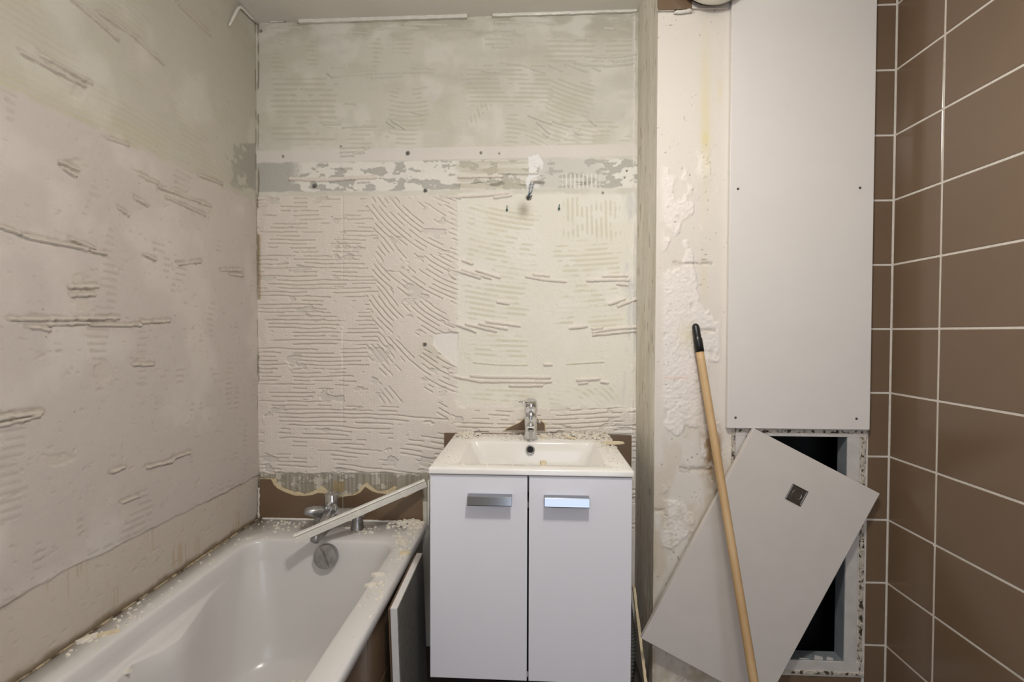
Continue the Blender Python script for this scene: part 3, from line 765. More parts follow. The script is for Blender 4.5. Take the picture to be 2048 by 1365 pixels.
def tub_rings():
    R_ = []
    z = ZRIM
    for (ins, dz, rr) in ((0.004, -0.034, 0.03), (0.0, -0.030, 0.03), (0.0, -0.008, 0.03), (0.003, -0.002, 0.028), (0.009, 0.0, 0.024)):
        R_.append([(a, b, z+dz) for a, b in rrect(TXL+ins*0, TXR-ins, TYF+ins, TYB-ins*0, rr)])
    def inner(k, zz_, out=0.0, ledge=0.0, rad=0.065):
        # k: how far down, 0..1
        x0 = IXL-out+0.045*k; x1 = IXR+out-0.050*k; y1 = IYB+out-0.085*k; y0 = IYF-out+0.34*k
        ring = []
        for a, b in rrect(x0, x1, y0, y1, [rad, rad, rad*1.6, rad*1.6]):
            e = arm(b)*ledge
            if a < (x0+x1)/2-0.10: a += e
            ring.append((a, b, zz_))
        R_.append(ring)
    inner(0, z, 0.010); inner(0, z-0.003, 0.004); inner(0, z-0.010, 0.0); inner(0.06, z-0.035)
    inner(0.11, z-0.058); inner(0.12, z-0.0635, ledge=0.06); inner(0.125, z-0.067, ledge=0.5); inner(0.13, z-0.0695, ledge=0.94); inner(0.14, z-0.074, ledge=1.0); inner(0.25, z-0.12, ledge=1.0, rad=0.08)
    inner(0.5, z-0.22, ledge=0.85, rad=0.10); inner(0.75, z-0.31, ledge=0.5, rad=0.11); inner(0.92, z-0.36, ledge=0.2, rad=0.12)
    inner(1.15, z-0.385, rad=0.12); inner(1.6, z-0.395, rad=0.11)
    return R_
tub = empty('bathtub', ((TXL+TXR)/2, 0.9, 0), 'white enamel bathtub with rubble on its rim', 'bathtub')
tb = from_bm('shell', loft(tub_rings()), M['enamel'], tub, True)
# overflow with turning knob on the sloping end
oc = at(654, 1112, Y=1.552)
nd = Vector((0, -1, 0.16)).normalized()
cap = from_bm('overflow_cap', lathe_bm(oc-nd*0.012, nd, [(0, 0.036), (0.012, 0.0415), (0.026, 0.0415), (0.030, 0.0395), (0.0315, 0.034), (0.0315, 0)], 40), M['dusty_chrome'], tub, True)
cap.modifiers.new('es', 'EDGE_SPLIT').split_angle = math.radians(35)
cap['label'] = 'round grey overflow cap'
e1 = nd.cross(Vector((0, 0, 1))).normalized(); e2 = e1.cross(nd)
dr = (e1*-0.42+e2*0.9).normalized() if e1.x > 0 else (e1*0.42+e2*0.9).normalized()
pr = dr.cross(nd)
c0 = oc+nd*0.0192
b = bmesh.new(); rows = []
for s, hw, hh in ((-0.038, 0.0015, 0.002), (-0.03, 0.003, 0.007), (0, 0.004, 0.009), (0.03, 0.003, 0.007), (0.038, 0.0015, 0.002)):
    rows.append([b.verts.new(c0+dr*s+pr*hw*k+nd*h_) for k, h_ in ((-1.8, -0.001), (-0.6, hh), (0.6, hh), (1.8, -0.001))])
for A, B in zip(rows, rows[1:]):
    for k in range(4): b.faces.new((A[k], A[(k+1) % 4], B[(k+1) % 4], B[k]))
b.faces.new(rows[0]); b.faces.new(rows[-1][::-1]); bmesh.ops.recalc_face_normals(b, faces=b.faces)
from_bm('grip', b, M['dusty_chrome'], cap)
# front apron of the bath, tiled
apron = box('apron', -0.455, -0.4325, TYF+0.02, D-0.002, 0, ZRIM-0.032, M['grout'], tub)
apron['label'] = 'brown tiled apron'
zap = [0.0, ZJ-T*6, ZJ-T*5, ZRIM-0.034]
yap = [1.735, 1.52, 1.148, 0.80, 0.455, 0.08]
zap = sorted(z for z in [0.0, ZJ-1.2, ZJ-1.0, ZJ-0.8, ZRIM-0.034] if z <= ZRIM-0.03 and z >= 0)
for z0, z1 in zip(zap, zap[1:]):
    if z1-z0 < 0.015: continue
    for y1, y0 in zip(yap, yap[1:]):
        tile(apron, y1-y0-G*0.7, z1-z0-G*0.7, (-0.433-0.001, (y0+y1)/2, (z0+z1)/2), 'x', thick=0.006)
# sealant line between bath and left wall
pts = []; rad = []
r = random.Random(8)
for i in range(260):
    yy = D-0.01-i*(D-0.01-0.30)/259
    q_ = float(fbm(np.array([yy/0.05]), np.array([3.0]), 5, 3)[0])
    pts.append((XL+0.005+0.003*(q_-0.5), yy, ZRIM+0.001+r.uniform(-0.0004, 0.0004))); rad.append(0.0022+0.006*max(0, q_-0.42)+0.0006*r.random())
tag(from_bm('sealant_joint', tube_bm(pts, rad, 7), M['mould'], None, True), 'brown mouldy sealant joint along bath and left wall', 'sealant')
pts = [(XL+0.02+i*(0.64/60), D-0.014+r.uniform(-0.0015, 0.0015), ZRIM+0.002) for i in range(61)]
tag(from_bm('sealant_joint', tube_bm(pts, [0.004+0.0015*r.random() for _ in pts], 7), M['white_pvc'], None, True), 'white sealant joint between bath rim and broken tiles', 'sealant')
# corner joint remnants on the left of the bath tile
pts = [at(517.5+r.uniform(-0.6, 0.6), 976+i*3.2, Y=D-0.012) for i in range(20)]
from_bm('sealant', tube_bm(pts, [0.003+0.0025*r.random() for _ in pts], 7), M['grout'], wall_back, True)
# white edge trim at the end of the bath tiles
tag(box('edge_trim', -0.4085, -0.402, D-0.020, D-0.002, ZRIM-0.005, ZJ-0.588, M['white_pvc']), 'slim white edge trim standing beside the bath tiles', 'trim')
tag(from_bm('steel_pipe', tube_bm([(-0.389, D-0.010, ZRIM-0.02), (-0.389, D-0.010, ZJ-0.60)], 0.009, 14), M['dusty_chrome'], None, True), 'short upright grey pipe between bath tiles and vanity', 'pipe')

# ------------------------------------------------------------------ bath mixer
mx = empty('bath_mixer_tap', (-0.73, 1.677, ZRIM), 'dusty chrome two-legged mixer tap on the bath rim', 'tap')
CH = M['dusty_chrome']
YM = 1.668
for xx in (-0.806, -0.660):
    from_bm('riser', lathe_bm((xx, YM, ZRIM-0.002), (0, 0, 1), [(0, 0), (0, 0.026), (0.006, 0.027), (0.010, 0.023), (0.040, 0.0185), (0.062, 0.0165), (0.066, 0)], 28), CH, mx, True)
bdy = [(-0.838, YM, ZRIM+0.060), (-0.830, YM, ZRIM+0.060), (-0.800, YM-0.003, ZRIM+0.060), (-0.755, YM-0.010, ZRIM+0.058), (-0.70, YM-0.006, ZRIM+0.060), (-0.66, YM, ZRIM+0.062), (-0.636, YM, ZRIM+0.062), (-0.630, YM, ZRIM+0.062)]
from_bm('body', tube_bm(bdy, [0.008, 0.017, 0.020, 0.024, 0.020, 0.018, 0.016, 0.008], 24), CH, mx, True)
ct = from_bm('cartridge', lathe_bm((-0.752, YM-0.010, ZRIM+0.058), (0, 0, 1), [(0, 0.025), (0.038, 0.0262), (0.0385, 0.0240), (0.0405, 0.0240), (0.041, 0.0268), (0.074, 0.0268), (0.079, 0.024), (0.0800, 0)], 32), M['chrome'], mx, True)
ct.modifiers.new('es', 'EDGE_SPLIT').split_angle = math.radians(40)
# broad lever turned to the left
b = bmesh.new(); rows = []
A0 = Vector((-0.775, YM-0.015, ZRIM+0.068)); A1 = Vector((-0.835, YM-0.060, ZRIM+0.086))
ax = (A1-A0).normalized(); sd = ax.cross(Vector((0, 0, 1))).normalized(); upv = sd.cross(ax)
for t, hw, hh in ((0.0, 0.017, 0.017), (0.25, 0.021, 0.021), (0.6, 0.023, 0.020), (0.9, 0.018, 0.013), (1.0, 0.010, 0.007)):
    p = A0+(A1-A0)*t
    rows.append([b.verts.new(p+sd*hw*math.cos(a)+upv*hh*math.sin(a)) for a in [2*math.pi*k/16 for k in range(16)]])
for A, B in zip(rows, rows[1:]):
    for k in range(16): b.faces.new((A[k], A[(k+1) % 16], B[(k+1) % 16], B[k]))
b.faces.new(rows[0]); b.faces.new(rows[-1][::-1]); bmesh.ops.recalc_face_normals(b, faces=b.faces)
from_bm('lever', b, CH, mx, True)
sp = [(-0.752, YM-0.020, ZRIM+0.066), (-0.752, YM-0.07, ZRIM+0.054), (-0.752, YM-0.13, ZRIM+0.034), (-0.752, YM-0.150, ZRIM+0.020)]
from_bm('spout', tube_bm(sp, [0.024, 0.021, 0.018, 0.015], 20), CH, mx, True)

# ------------------------------------------------------------------ white plastic strip lying across the mixer
def strip():
    P0, P1 = at(589, 1079, Y=1.475), at(851, 966, Y=1.712)
    d = (P1-P0).normalized()
    view = ((P0+P1)/2-Vector((0, 0, EZ))).normalized()
    n1 = (-view-d*(-view).dot(d)).normalized(); s = d.cross(n1).normalized()
    if s.z < 0: s = -s
    # section in (s, n1): an angle bead whose ridge faces the room
    w_ = 0.0165
    sec = [(-w_, 0.002), (0.0015, 0.010), (0.003, 0.009), (0.0032, -0.003), (0.0062, -0.003), (0.0066, 0.004), (w_*0.85, 0.001), (w_*0.9, 0.0045), (w_, 0.0045), (w_, -0.004), (0.008, -0.0055), (-0.001, -0.0055), (-0.002, 0.0055), (-w_, -0.002)]
    b = bmesh.new(); rows = []
    for p in (P0, P1): rows.append([b.verts.new(p+s*a+n1*c_) for a, c_ in sec])
    k_ = len(sec)
    for k in range(k_): b.faces.new((rows[0][k], rows[0][(k+1) % k_], rows[1][(k+1) % k_], rows[1][k]))
    b.faces.new(rows[0]); b.faces.new(rows[1][::-1]); bmesh.ops.recalc_face_normals(b, faces=b.faces)
    return b
tag(from_bm('plastic_strip', strip(), M['white_pvc']), 'white plastic edge strip lying aslant over the bath mixer', 'strip')

# ------------------------------------------------------------------ vanity
VX0, VX1, VYF, VYB = -0.2985, 0.279, 1.312, D-0.016
VZ0, VZ1 = EZ-1.006, ZTOP-0.018
van = empty('vanity_cabinet', ((VX0+VX1)/2, (VYF+VYB)/2, VZ0), 'white two-door vanity cabinet with chrome bar handles', 'cabinet')
cbm = bmesh.new()
box_bm(VX0, VX0+0.016, VYF, VYB, VZ0, VZ1, cbm); box_bm(VX1-0.016, VX1, VYF, VYB, VZ0, VZ1, cbm)
box_bm(VX0+0.016, VX1-0.016, VYF, VYB, VZ0, VZ0+0.016, cbm); box_bm(VX0+0.016, VX1-0.016, VYB-0.008, VYB, VZ0+0.016, VZ1, cbm)
from_bm('carcass', cbm, M['carcass'], van)
box('gap_shade_strip', -0.034, 0.004, VYF, VYF+0.02, VZ0+0.016, VZ1-0.11, M['dark'], van)  # dark strip added behind the doors to put shade into their gap
XS = -0.0148
for (a, b_, hx0, hx1) in ((VX0, XS-0.0025, -0.187, -0.0605), (XS+0.0025, VX1, 0.031, 0.157)):
    d_ = box('door', a, b_, VYF-0.018, VYF-0.0015, VZ0+0.001, VZ1-0.002, M['laminate'], van, 0.0015)
    zt = EZ-0.463; yf = VYF-0.018
    b = bmesh.new()
    # C-shaped pull: flat face, returns to the door at both ends
    sec = [(yf+0.0005, zt), (yf-0.019, zt-0.001), (yf-0.0205, zt-0.003), (yf-0.0255, zt-0.0245), (yf-0.0250, zt-0.0265), (yf-0.0225, zt-0.0265), (yf-0.0165, zt-0.006), (yf+0.0005, zt-0.005)]
    r0 = [b.verts.new((hx0, y_, z_)) for y_, z_ in sec]; r1 = [b.verts.new((hx1, y_, z_)) for y_, z_ in sec]
    for k in range(len(sec)): b.faces.new((r0[k], r0[(k+1) % 8], r1[(k+1) % 8], r1[k]))
    b.faces.new(r0[::-1]); b.faces.new(r1); bmesh.ops.recalc_face_normals(b, faces=b.faces)
    h_ = from_bm('handle', b, M['handle_chrome'], d_, False, 0.0006); h_['label'] = 'chrome bar handle'
# washbasin
WX0, WX1, WYF, WYB = -0.303, 0.2845, 1.288, D-0.015
def basin_rings():
    z = ZTOP; R_ = []
    for ins, dz in ((0.004, -0.018), (0.0, -0.015), (0.0, -0.004), (0.0015, -0.001), (0.005, 0.0)):
        R_.append([(a, b_, z+dz) for a, b_ in rrect(WX0+ins, WX1-ins, WYF+ins, WYB, 0.006, 4)])
    for (x0, x1, y0, y1, dz, rr) in ((-0.228, 0.216, 1.338, 1.622, 0, 0.02), (-0.2245, 0.2125, 1.3415, 1.6185, -0.0015, 0.02), (-0.222, 0.210, 1.344, 1.616, -0.005, 0.02),
                                     (-0.198, 0.186, 1.357, 1.603, -0.050, 0.025), (-0.178, 0.166, 1.367, 1.595, -0.085, 0.03), (-0.16, 0.148, 1.38, 1.582, -0.098, 0.04), (-0.11, 0.10, 1.42, 1.53, -0.104, 0.04)):
        R_.append([(a, b_, z+dz) for a, b_ in rrect(x0, x1, y0, y1, rr, 4)])
    return R_
wb = empty('washbasin', (-0.01, 1.5, ZTOP-0.018), 'white ceramic washbasin top strewn with plaster rubble', 'washbasin')
ws = from_bm('basin', loft(basin_rings()), M['ceramic'], wb, True)
ws.modifiers.new('es', 'EDGE_SPLIT').split_angle = math.radians(50)
box('underside', WX0+0.02, WX1-0.02, WYF+0.04, WYB-0.02, ZTOP-0.125, ZTOP-0.108, M['ceramic'], wb)
oc = at(1060.5, 900, Y=1.6045)
nd = Vector((0, -1, 0.28)).normalized()
ring = from_bm('overflow_ring', lathe_bm(oc, nd, [(-0.006, 0.0100), (0.003, 0.0105), (0.0055, 0.0125), (0.0050, 0.0155), (-0.006, 0.0165)], 28), M['dusty_chrome'], wb, True)
from_bm('overflow_hole', lathe_bm(oc, nd, [(0.0, 0.0105), (0.0008, 0.0105), (0.0008, 0)], 24), M['dark'], ring)
# basin tap
tp = at(1061.5, 879, Z=ZTOP)
tap = empty('basin_mixer_tap', tp, 'shiny chrome single-lever mixer tap on the washbasin', 'tap')
X0, Y0 = tp.x, tp.y-0.004
from_bm('base_ring', lathe_bm((X0, Y0, ZTOP-0.001), (0, 0, 1), [(0, 0), (0, 0.0265), (0.005, 0.0265), (0.007, 0.0245), (0.007, 0)], 32), M['chrome'], tap, True)
bd = from_bm('body', lathe_bm((X0, Y0, ZTOP+0.004), (0, 0, 1), [(0, 0.0235), (0.03, 0.0225), (0.06, 0.0222), (0.092, 0.0232), (0.096, 0.0215), (0.098, 0.0215)], 32), M['chrome'], tap, True)
hd = from_bm('head', lathe_bm((X0, Y0, ZTOP+0.101), (0, 0, 1), [(0, 0.0215), (0.001, 0.0240), (0.030, 0.0240), (0.040, 0.0225), (0.046, 0.017), (0.049, 0.008), (0.0495, 0)], 32), M['chrome'], tap, True)
# lever swung to the left and forward
b = bmesh.new(); rows = []
A0 = Vector((X0+0.006, Y0+0.004, ZTOP+0.136)); A1 = Vector((X0-0.035, Y0-0.045, ZTOP+0.143))
ax = (A1-A0).normalized(); sd = ax.cross(Vector((0, 0, 1))).normalized(); upv = sd.cross(ax)
for t, hw, hh in ((0, 0.019, 0.010), (0.3, 0.019, 0.009), (0.7, 0.016, 0.0055), (1.0, 0.012, 0.0028)):
    p = A0+(A1-A0)*t
    rows.append([b.verts.new(p+sd*hw*math.copysign(abs(math.cos(a))**0.6, math.cos(a))+upv*hh*math.copysign(abs(math.sin(a))**0.6, math.sin(a))) for a in [2*math.pi*(k+0.5)/16 for k in range(16)]])
for A, B in zip(rows, rows[1:]):
    for k in range(16): b.faces.new((A[k], A[(k+1) % 16], B[(k+1) % 16], B[k]))
b.faces.new(rows[0]); b.faces.new(rows[-1][::-1]); bmesh.ops.recalc_face_normals(b, faces=b.faces)
from_bm('lever', b, M['chrome'], tap, True)
spp = [(X0, Y0, ZTOP+0.078), (X0, Y0-0.022, ZTOP+0.074), (X0, Y0-0.052, ZTOP+0.066), (X0, Y0-0.066, ZTOP+0.061), (X0, Y0-0.070, ZTOP+0.055)]
spo = from_bm('spout', tube_bm(spp, [0.0205, 0.0190, 0.0172, 0.0160, 0.012], 24), M['chrome'], tap, True)
from_bm('aerator', lathe_bm((X0, Y0-0.060, ZTOP+0.051), (0, 0, -1), [(0, 0.0115), (0.008, 0.0115), (0.009, 0.009), (0.007, 0)], 20), M['dusty_chrome'], spo, True)
from_bm('waste_knob', lathe_bm((X0+0.022, Y0+0.016, ZTOP+0.062), (1, 0, 0.1), [(0, 0.003), (0.006, 0.003), (0.006, 0.0065), (0.012, 0.0065), (0.014, 0.004), (0.014, 0)], 16), M['chrome'], tap, True)

# ------------------------------------------------------------------ access panel of the bath leaning by the apron
ap = empty('bath_access_panel', (-0.38, 1.40, 0), 'loose tiled bath access panel with white foam edge beside the vanity', 'panel')
def lean_box(name, xa, xb, mt, y0=1.245, y1=1.535, zt=ZRIM-0.024):
    # bottom stands 2 cm further out than the top
    b = bmesh.new(); lean = 0.016
    vs = [b.verts.new(p) for p in ((xa+lean, y0, 0), (xb+lean, y0, 0), (xb+lean, y1, 0), (xa+lean, y1, 0), (xa, y0, zt-0.012), (xb, y0, zt-0.012), (xb, y1, zt+0.004), (xa, y1, zt+0.004))]
    for f in ((3, 2, 1, 0), (4, 5, 6, 7), (0, 1, 5, 4), (1, 2, 6, 5), (2, 3, 7, 6), (3, 0, 4, 7)): b.faces.new([vs[i] for i in f])
    return from_bm(name, b, mt, ap)
lean_box('tile', -0.4085, -0.400, M['tile'], 1.252, 1.53, ZRIM-0.03)
lean_box('foam_core', -0.400, -0.381, M['foam'])
lean_box('backing_board', -0.381, -0.378, M['cement'], 1.247, 1.533)

# ------------------------------------------------------------------ hatch frame in the shaft front
hf = empty('access_hatch', ((HX0+HX1)/2, N, HZ0), 'white painted hatch frame round the dark shaft opening', 'hatch')
YH = N-0.004
box('rail', HX0, HX1, YH, N+0.042, OZ1, HZ1+0.02, M['hatch_paint'], hf, 0.001)
box('rail', HX0, HX1, YH, N+0.042, HZ0, OZ0, M['hatch_paint'], hf, 0.001)
box('stile', HX0, OX0, YH, N+0.042, OZ0, OZ1, M['hatch_paint'], hf, 0.001)
box('stile', OX1, HX1-0.022, YH, N+0.042, OZ0, OZ1, M['hatch_paint'], hf, 0.001)
M['shade_lining'] = mat('reveal_shade', srgb(128, 134, 138), 0.6, var=0.15)  # thin linings added: the shade of the reveal is in their blue-grey colour
box('shade_lining', OX1-0.0015, OX1+0.001, YH+0.003, N+0.0415, OZ0, OZ1, M['shade_lining'], hf)
box('shade_lining', OX0-0.001, OX0+0.0015, YH+0.003, N+0.0415, OZ0, OZ1, M['shade_lining'], hf)
box('shade_lining', OX0, OX1, YH+0.003, N+0.0415, OZ0-0.001, OZ0+0.0015, M['shade_lining'], hf)
# old sealant round the frame
def residue(p0, p1, wd, seed, thick=0.006):
    r = random.Random(seed); b = bmesh.new(); n = 60; rows = []
    p0 = Vector(p0); p1 = Vector(p1); d = (p1-p0).normalized(); s = Vector((d.z, 0, -d.x))
    for i in range(n+1):
        p = p0+(p1-p0)*(i/n); a = wd*r.uniform(0.7, 1.15); c_ = thick*r.uniform(0.4, 1.0)
        rows.append([b.verts.new(p-s*a/2+Vector((0, 0.006, 0))), b.verts.new(p-s*a*0.35-Vector((0, c_, 0))), b.verts.new(p+s*a*0.3-Vector((0, c_*r.uniform(0.3, 1), 0))), b.verts.new(p+s*a/2+Vector((0, 0.006, 0)))])
    for A, B in zip(rows, rows[1:]):
        for k in range(3): b.faces.new((A[k], A[k+1], B[k+1], B[k]))
    b.faces.new(rows[0]); b.faces.new(rows[-1]); bmesh.ops.recalc_face_normals(b, faces=b.faces)
    return from_bm('sealant', b, M['residue'], hf, False)
residue((1.034, N-0.001, HZ0), (1.034, N-0.001, HZ1), 0.016, 1)
residue((HX0, YH, HZ1-0.004), (HX1, YH, HZ1-0.004), 0.014, 2, 0.003)
residue((HX0+0.06, YH, HZ0+0.006), (HX1, YH, HZ0+0.006), 0.016, 3, 0.004)
residue((HX0-0.006, N-0.001, HZ0+0.1), (HX0-0.006, N-0.001, HZ1), 0.014, 4, 0.004)
# flakes of paint on the sill
for k, (a, wdt, hgt) in enumerate(((1637, 18, 10), (1660, 14, 7), (1608, 22, 5))):
    p = at(a, 1322, Y=N+0.0); s_ = 0.0016
    fl = [p+Vector((-wdt*s_/2, 0, -0.006)), p+Vector((wdt*s_/2, 0, -0.006)), p+Vector((wdt*s_*0.45, 0, hgt*s_*0.7)), p+Vector((-wdt*s_*0.4, 0, hgt*s_))]
    from_bm('paint_flake', poly_bm(fl, (0, 0.002, 0)), M['hatch_paint'], hf)

# ------------------------------------------------------------------ tall white panel
PX0, PX1 = 0.608, 1.0405
PZ0 = EZ-0.2985
wp = empty('cover_panel', ((PX0+PX1)/2, N, PZ0), 'tall white cover panel screwed over the service shaft', 'panel')
box('board', PX0, PX1, N-0.017, N-0.003, PZ0, ZC-0.004, M['board'], wp, 0.0012)
for px_, py_ in ((1471, 836), (1713, 838), (1476, 378), (1720, 376)):
    p = at(px_, py_, Y=N-0.017)
    from_bm('screw', lathe_bm(p+Vector((0, 0.002, 0)), (0, -1, 0), [(0, 0.0042), (0.0024, 0.0040), (0.0030, 0.0028), (0.0022, 0.0012), (0.0022, 0)], 14), M['steel'], wp, True)

# ------------------------------------------------------------------ loose hatch cover leaning on the hatch
A_, B_, C_, E_ = [Vector((a, b_, c_+EZ)) for a, b_, c_ in ((0.686, 1.448, -0.296), (1.068, 1.448, -0.494), (0.341, 1.432, -0.962), (0.723, 1.432, -1.16))]
hn = (B_-A_).cross(C_-A_).normalized()
if hn.y > 0: hn = -hn
hc = empty('hatch_cover', E_, 'white rectangular hatch cover leaning aslant on the shaft opening', 'hatch cover')
from_bm('board', poly_bm([A_, B_, E_, C_], -hn*0.016), M['board2'], hc, False, 0.0012)
eu = (B_-A_).normalized(); ev_ = (C_-A_).normalized()
pc = at(1594.5, 991.5, Y=1.4405); pc = pc - hn*((pc-A_).dot(hn))
b = bmesh.new(); hs = 0.0262
rr_ = []
for s_, dn in ((hs, 0.0), (hs, 0.0022), (hs-0.0025, 0.0030), (hs-0.004, 0.0022)):
    rr_.append([b.verts.new(pc+eu*a*s_+ev_*c_*s_+hn*dn) for a, c_ in ((-1, -1), (1, -1), (1, 1), (-1, 1))])
for P_, Q_ in zip(rr_, rr_[1:]):
    for k in range(4): b.faces.new((P_[k], P_[(k+1) % 4], Q_[(k+1) % 4], Q_[k]))
b.faces.new(rr_[-1]); bmesh.ops.recalc_face_normals(b, faces=b.faces)
pl = from_bm('handle_plate', b, M['steel'], hc); pl['label'] = 'square brown steel recessed handle plate'
from_bm('finger_ring', lathe_bm(pc+hn*0.001, hn, [(0, 0.0165), (0.0025, 0.0165), (0.0028, 0.0150), (0.0012, 0.0135), (0.0008, 0.008), (0.0008, 0)], 32), M['steel'], pl, True)
# the brick its lower corner stands on (below the picture)
tag(box('brick', 0.66, 0.79, 1.40, 1.46, 0, E_.z-0.0005, M['biscuit'], None, 0.004), 'pale brick under the lower corner of the hatch cover', 'brick')

# ------------------------------------------------------------------ broom handle
S0 = at(1391.5, 655, Y=N-0.020); S1 = Vector((0.596, 1.24, EZ-0.941)); d_ = (S1-S0).normalized()
S2 = S0+d_*((S0.z-0.004)/-d_.z)
bh = empty('broom_handle', S2, 'wooden broom handle with black screw tip leaning on the shaft', 'broom handle')
n_ = 40
pts = [S0+d_*0.075+(S2-S0-d_*0.075)*(k/n_) for k in range(n_+1)]
from_bm('stick', tube_bm(pts, 0.0120, 20), M['wood'], bh, True)
from_bm('tip', tube_bm([S0-d_*0.012, S0-d_*0.008, S0, S0+d_*0.030, S0+d_*0.034, S0+d_*0.038, S0+d_*0.079], [0.004, 0.0085, 0.0112, 0.0116, 0.0118, 0.0134, 0.0134], 20), M['black'], bh, True)

# ------------------------------------------------------------------ unlit lamp high on the shaft front
lc = Vector((0.545, N-0.045, at(1412, 12, Y=N-0.07).z+0.143))
lm = empty('wall_lamp', (lc.x, N, lc.z), 'round opal glass wall lamp, unlit, high on the shaft', 'lamp')
from_bm('base', lathe_bm((lc.x, N-0.008, lc.z), (0, -1, 0), [(0, 0), (0, 0.100), (0.022, 0.102), (0.024, 0.098), (0.024, 0)], 48), M['steel'], lm, True)
from_bm('shade', lathe_bm((lc.x, N-0.030, lc.z), (0, -1, 0), [(0, 0.110), (0.004, 0.116), (0.020, 0.116), (0.050, 0.104), (0.075, 0.075), (0.088, 0.035), (0.091, 0)], 48), M['glass'], lm, True)
# lit bulb hanging from the ceiling (out of view, above)
cl = empty('pendant_lamp', (LAMP[0], LAMP[1], ZC), 'bare bulb on a white cord hanging from the ceiling, lit', 'lamp')
from_bm('canopy', lathe_bm((LAMP[0], LAMP[1], ZC), (0, 0, -1), [(0, 0), (0, 0.035), (0.012, 0.032), (0.016, 0.004), (0.016, 0)], 24), M['white_pvc'], cl, True)
from_bm('cord', tube_bm([(LAMP[0], LAMP[1], ZC), (LAMP[0], LAMP[1], LAMP[2]+0.09)], 0.003, 8), M['white_pvc'], cl, True)
from_bm('socket', lathe_bm((LAMP[0], LAMP[1], LAMP[2]+0.095), (0, 0, -1), [(0, 0), (0, 0.012), (0.02, 0.018), (0.06, 0.018), (0.06, 0)], 20), M['white_pvc'], cl, True)
from_bm('bulb', lathe_bm((LAMP[0], LAMP[1], LAMP[2]+0.040), (0, 0, -1), [(0, 0.012), (0.012, 0.016), (0.03, 0.028), (0.045, 0.030), (0.060, 0.024), (0.068, 0.012), (0.070, 0)], 24), M['diffuser'], cl, True)

# ------------------------------------------------------------------ cable stub and wall plugs
cb = empty('cable_stub', at(1057, 396, Y=D), 'stub of cut cable with blue wires above the washbasin', 'cable')
for k, (a, b_, c_, mt) in enumerate((((1057, 396), (1059, 378), (1062, 364), 'blue'), ((1058, 395), (1064, 380), (1067, 368), 'blue'), ((1055, 397), (1059, 388), (1063, 384), 'black'), ((1057, 398), (1062, 393), (1064, 391), 'black'))):
    from_bm('wire', tube_bm([at(*a, Y=D+0.004), at(a[0], a[1]-2, Y=D-0.008), at(*b_, Y=D-0.012), at(*c_, Y=D-0.007)], 0.0016, 8), M[mt], cb, True)
for (px_, py_, mt, lb) in ((1014, 421, 'green', 'dark green wall plug left of the cut cable'), (1118, 419, 'green', 'thin green wall plug right of the cut cable'), (850, 690, 'hose', 'grey wall plug in the combed adhesive'),
                           (815, 307, 'hose', 'grey wall plug above the grey patches'), (628, 372, 'hose', 'grey wall plug beside the thick adhesive bead'), (850, 381, 'hose', 'grey wall plug above the combed adhesive')):
    p = at(px_, py_, Y=D-0.001); bm = bmesh.new()
    lathe_bm(p+Vector((0, 0.008, 0)), (0, -1, 0.1), [(0, 0.0035), (0.013, 0.0042), (0.014, 0.0036), (0.013, 0.0022), (0.006, 0.002), (0.006, 0)], 14, bm)
    if mt == 'green': tube_bm([p+Vector((0, -0.004, 0.002)), p+Vector((0.0, -0.006, 0.010)), p+Vector((0.001, -0.004, 0.018))], 0.0016, 8, bm)
    tag(from_bm('wall_plug', bm, M[mt], None, True), lb, 'wall plug')

# ------------------------------------------------------------------ things beside the vanity
# ribbed hose behind the vanity's right side
pts = []; rad = []
for k in range(90):
    t = k/89; pts.append((0.330+0.012*math.sin(t*5), 1.60+0.02*math.sin(t*4), 0.02+0.36*t)); rad.append(0.020+0.0035*math.cos(k*math.pi/1.5))
tag(from_bm('drain_hose', tube_bm(pts, rad, 16), M['hose'], None, True), 'ribbed grey drain hose beside the vanity', 'hose')
P0 = at(1268, 1176, Y=1.60); P1 = at(1291, 1365, Y=1.45)
d_ = (P1-P0); P2 = P0+d_*((P0.z-0.0)/-(d_.z))
b = bmesh.new(); rows = []
r = random.Random(12)
for k in range(31):
    p = P0+(P2-P0)*(k/30); wv = r.uniform(-0.0012, 0.0012)
    rows.append([b.verts.new(p+Vector(v)) for v in ((-0.0045, -0.006, 0), (0.0045+wv, -0.006, 0), (0.0050+wv, 0.014, 0), (-0.0045, 0.014, 0))])
for A, B in zip(rows, rows[1:]):
    for k in range(4): b.faces.new((A[k], A[(k+1) % 4], B[(k+1) % 4], B[k]))
b.faces.new(rows[0]); b.faces.new(rows[-1][::-1]); bmesh.ops.recalc_face_normals(b, faces=b.faces)
tag(from_bm('board_sliver', b, M['biscuit']), 'long thin beige sliver of board leaning beside the vanity', 'board')

# ------------------------------------------------------------------ rubble
R = random.Random(77)
def shard_bm(bm, p, size, flat, rz, n=None, up=None):
    n = n or R.choice((4, 5, 5, 6)); a0 = R.random()*6.28
    el = R.uniform(0.45, 1.0)
    c_, s_ = math.cos(rz), math.sin(rz); tx, ty = R.uniform(-0.25, 0.25), R.uniform(-0.25, 0.25)
    bot, top = [], []
    for k in range(n):
        a = a0+2*math.pi*k/n+R.uniform(-0.25, 0.25); q = size*R.uniform(0.75, 1.1)
        lx, ly = q*math.cos(a), q*math.sin(a)*el
        x_, y_ = lx*c_-ly*s_, lx*s_+ly*c_
        bot.append(bm.verts.new((p[0]+x_, p[1]+y_, p[2]+0.0)))
        top.append(bm.verts.new((p[0]+x_*R.uniform(0.75, 0.95), p[1]+y_*R.uniform(0.75, 0.95), p[2]+flat*(1+tx*x_/size+ty*y_/size))))
    bm.faces.new(bot[::-1]); bm.faces.new(top)
    for k in range(n): bm.faces.new((bot[k], bot[(k+1) % n], top[(k+1) % n], top[k]))
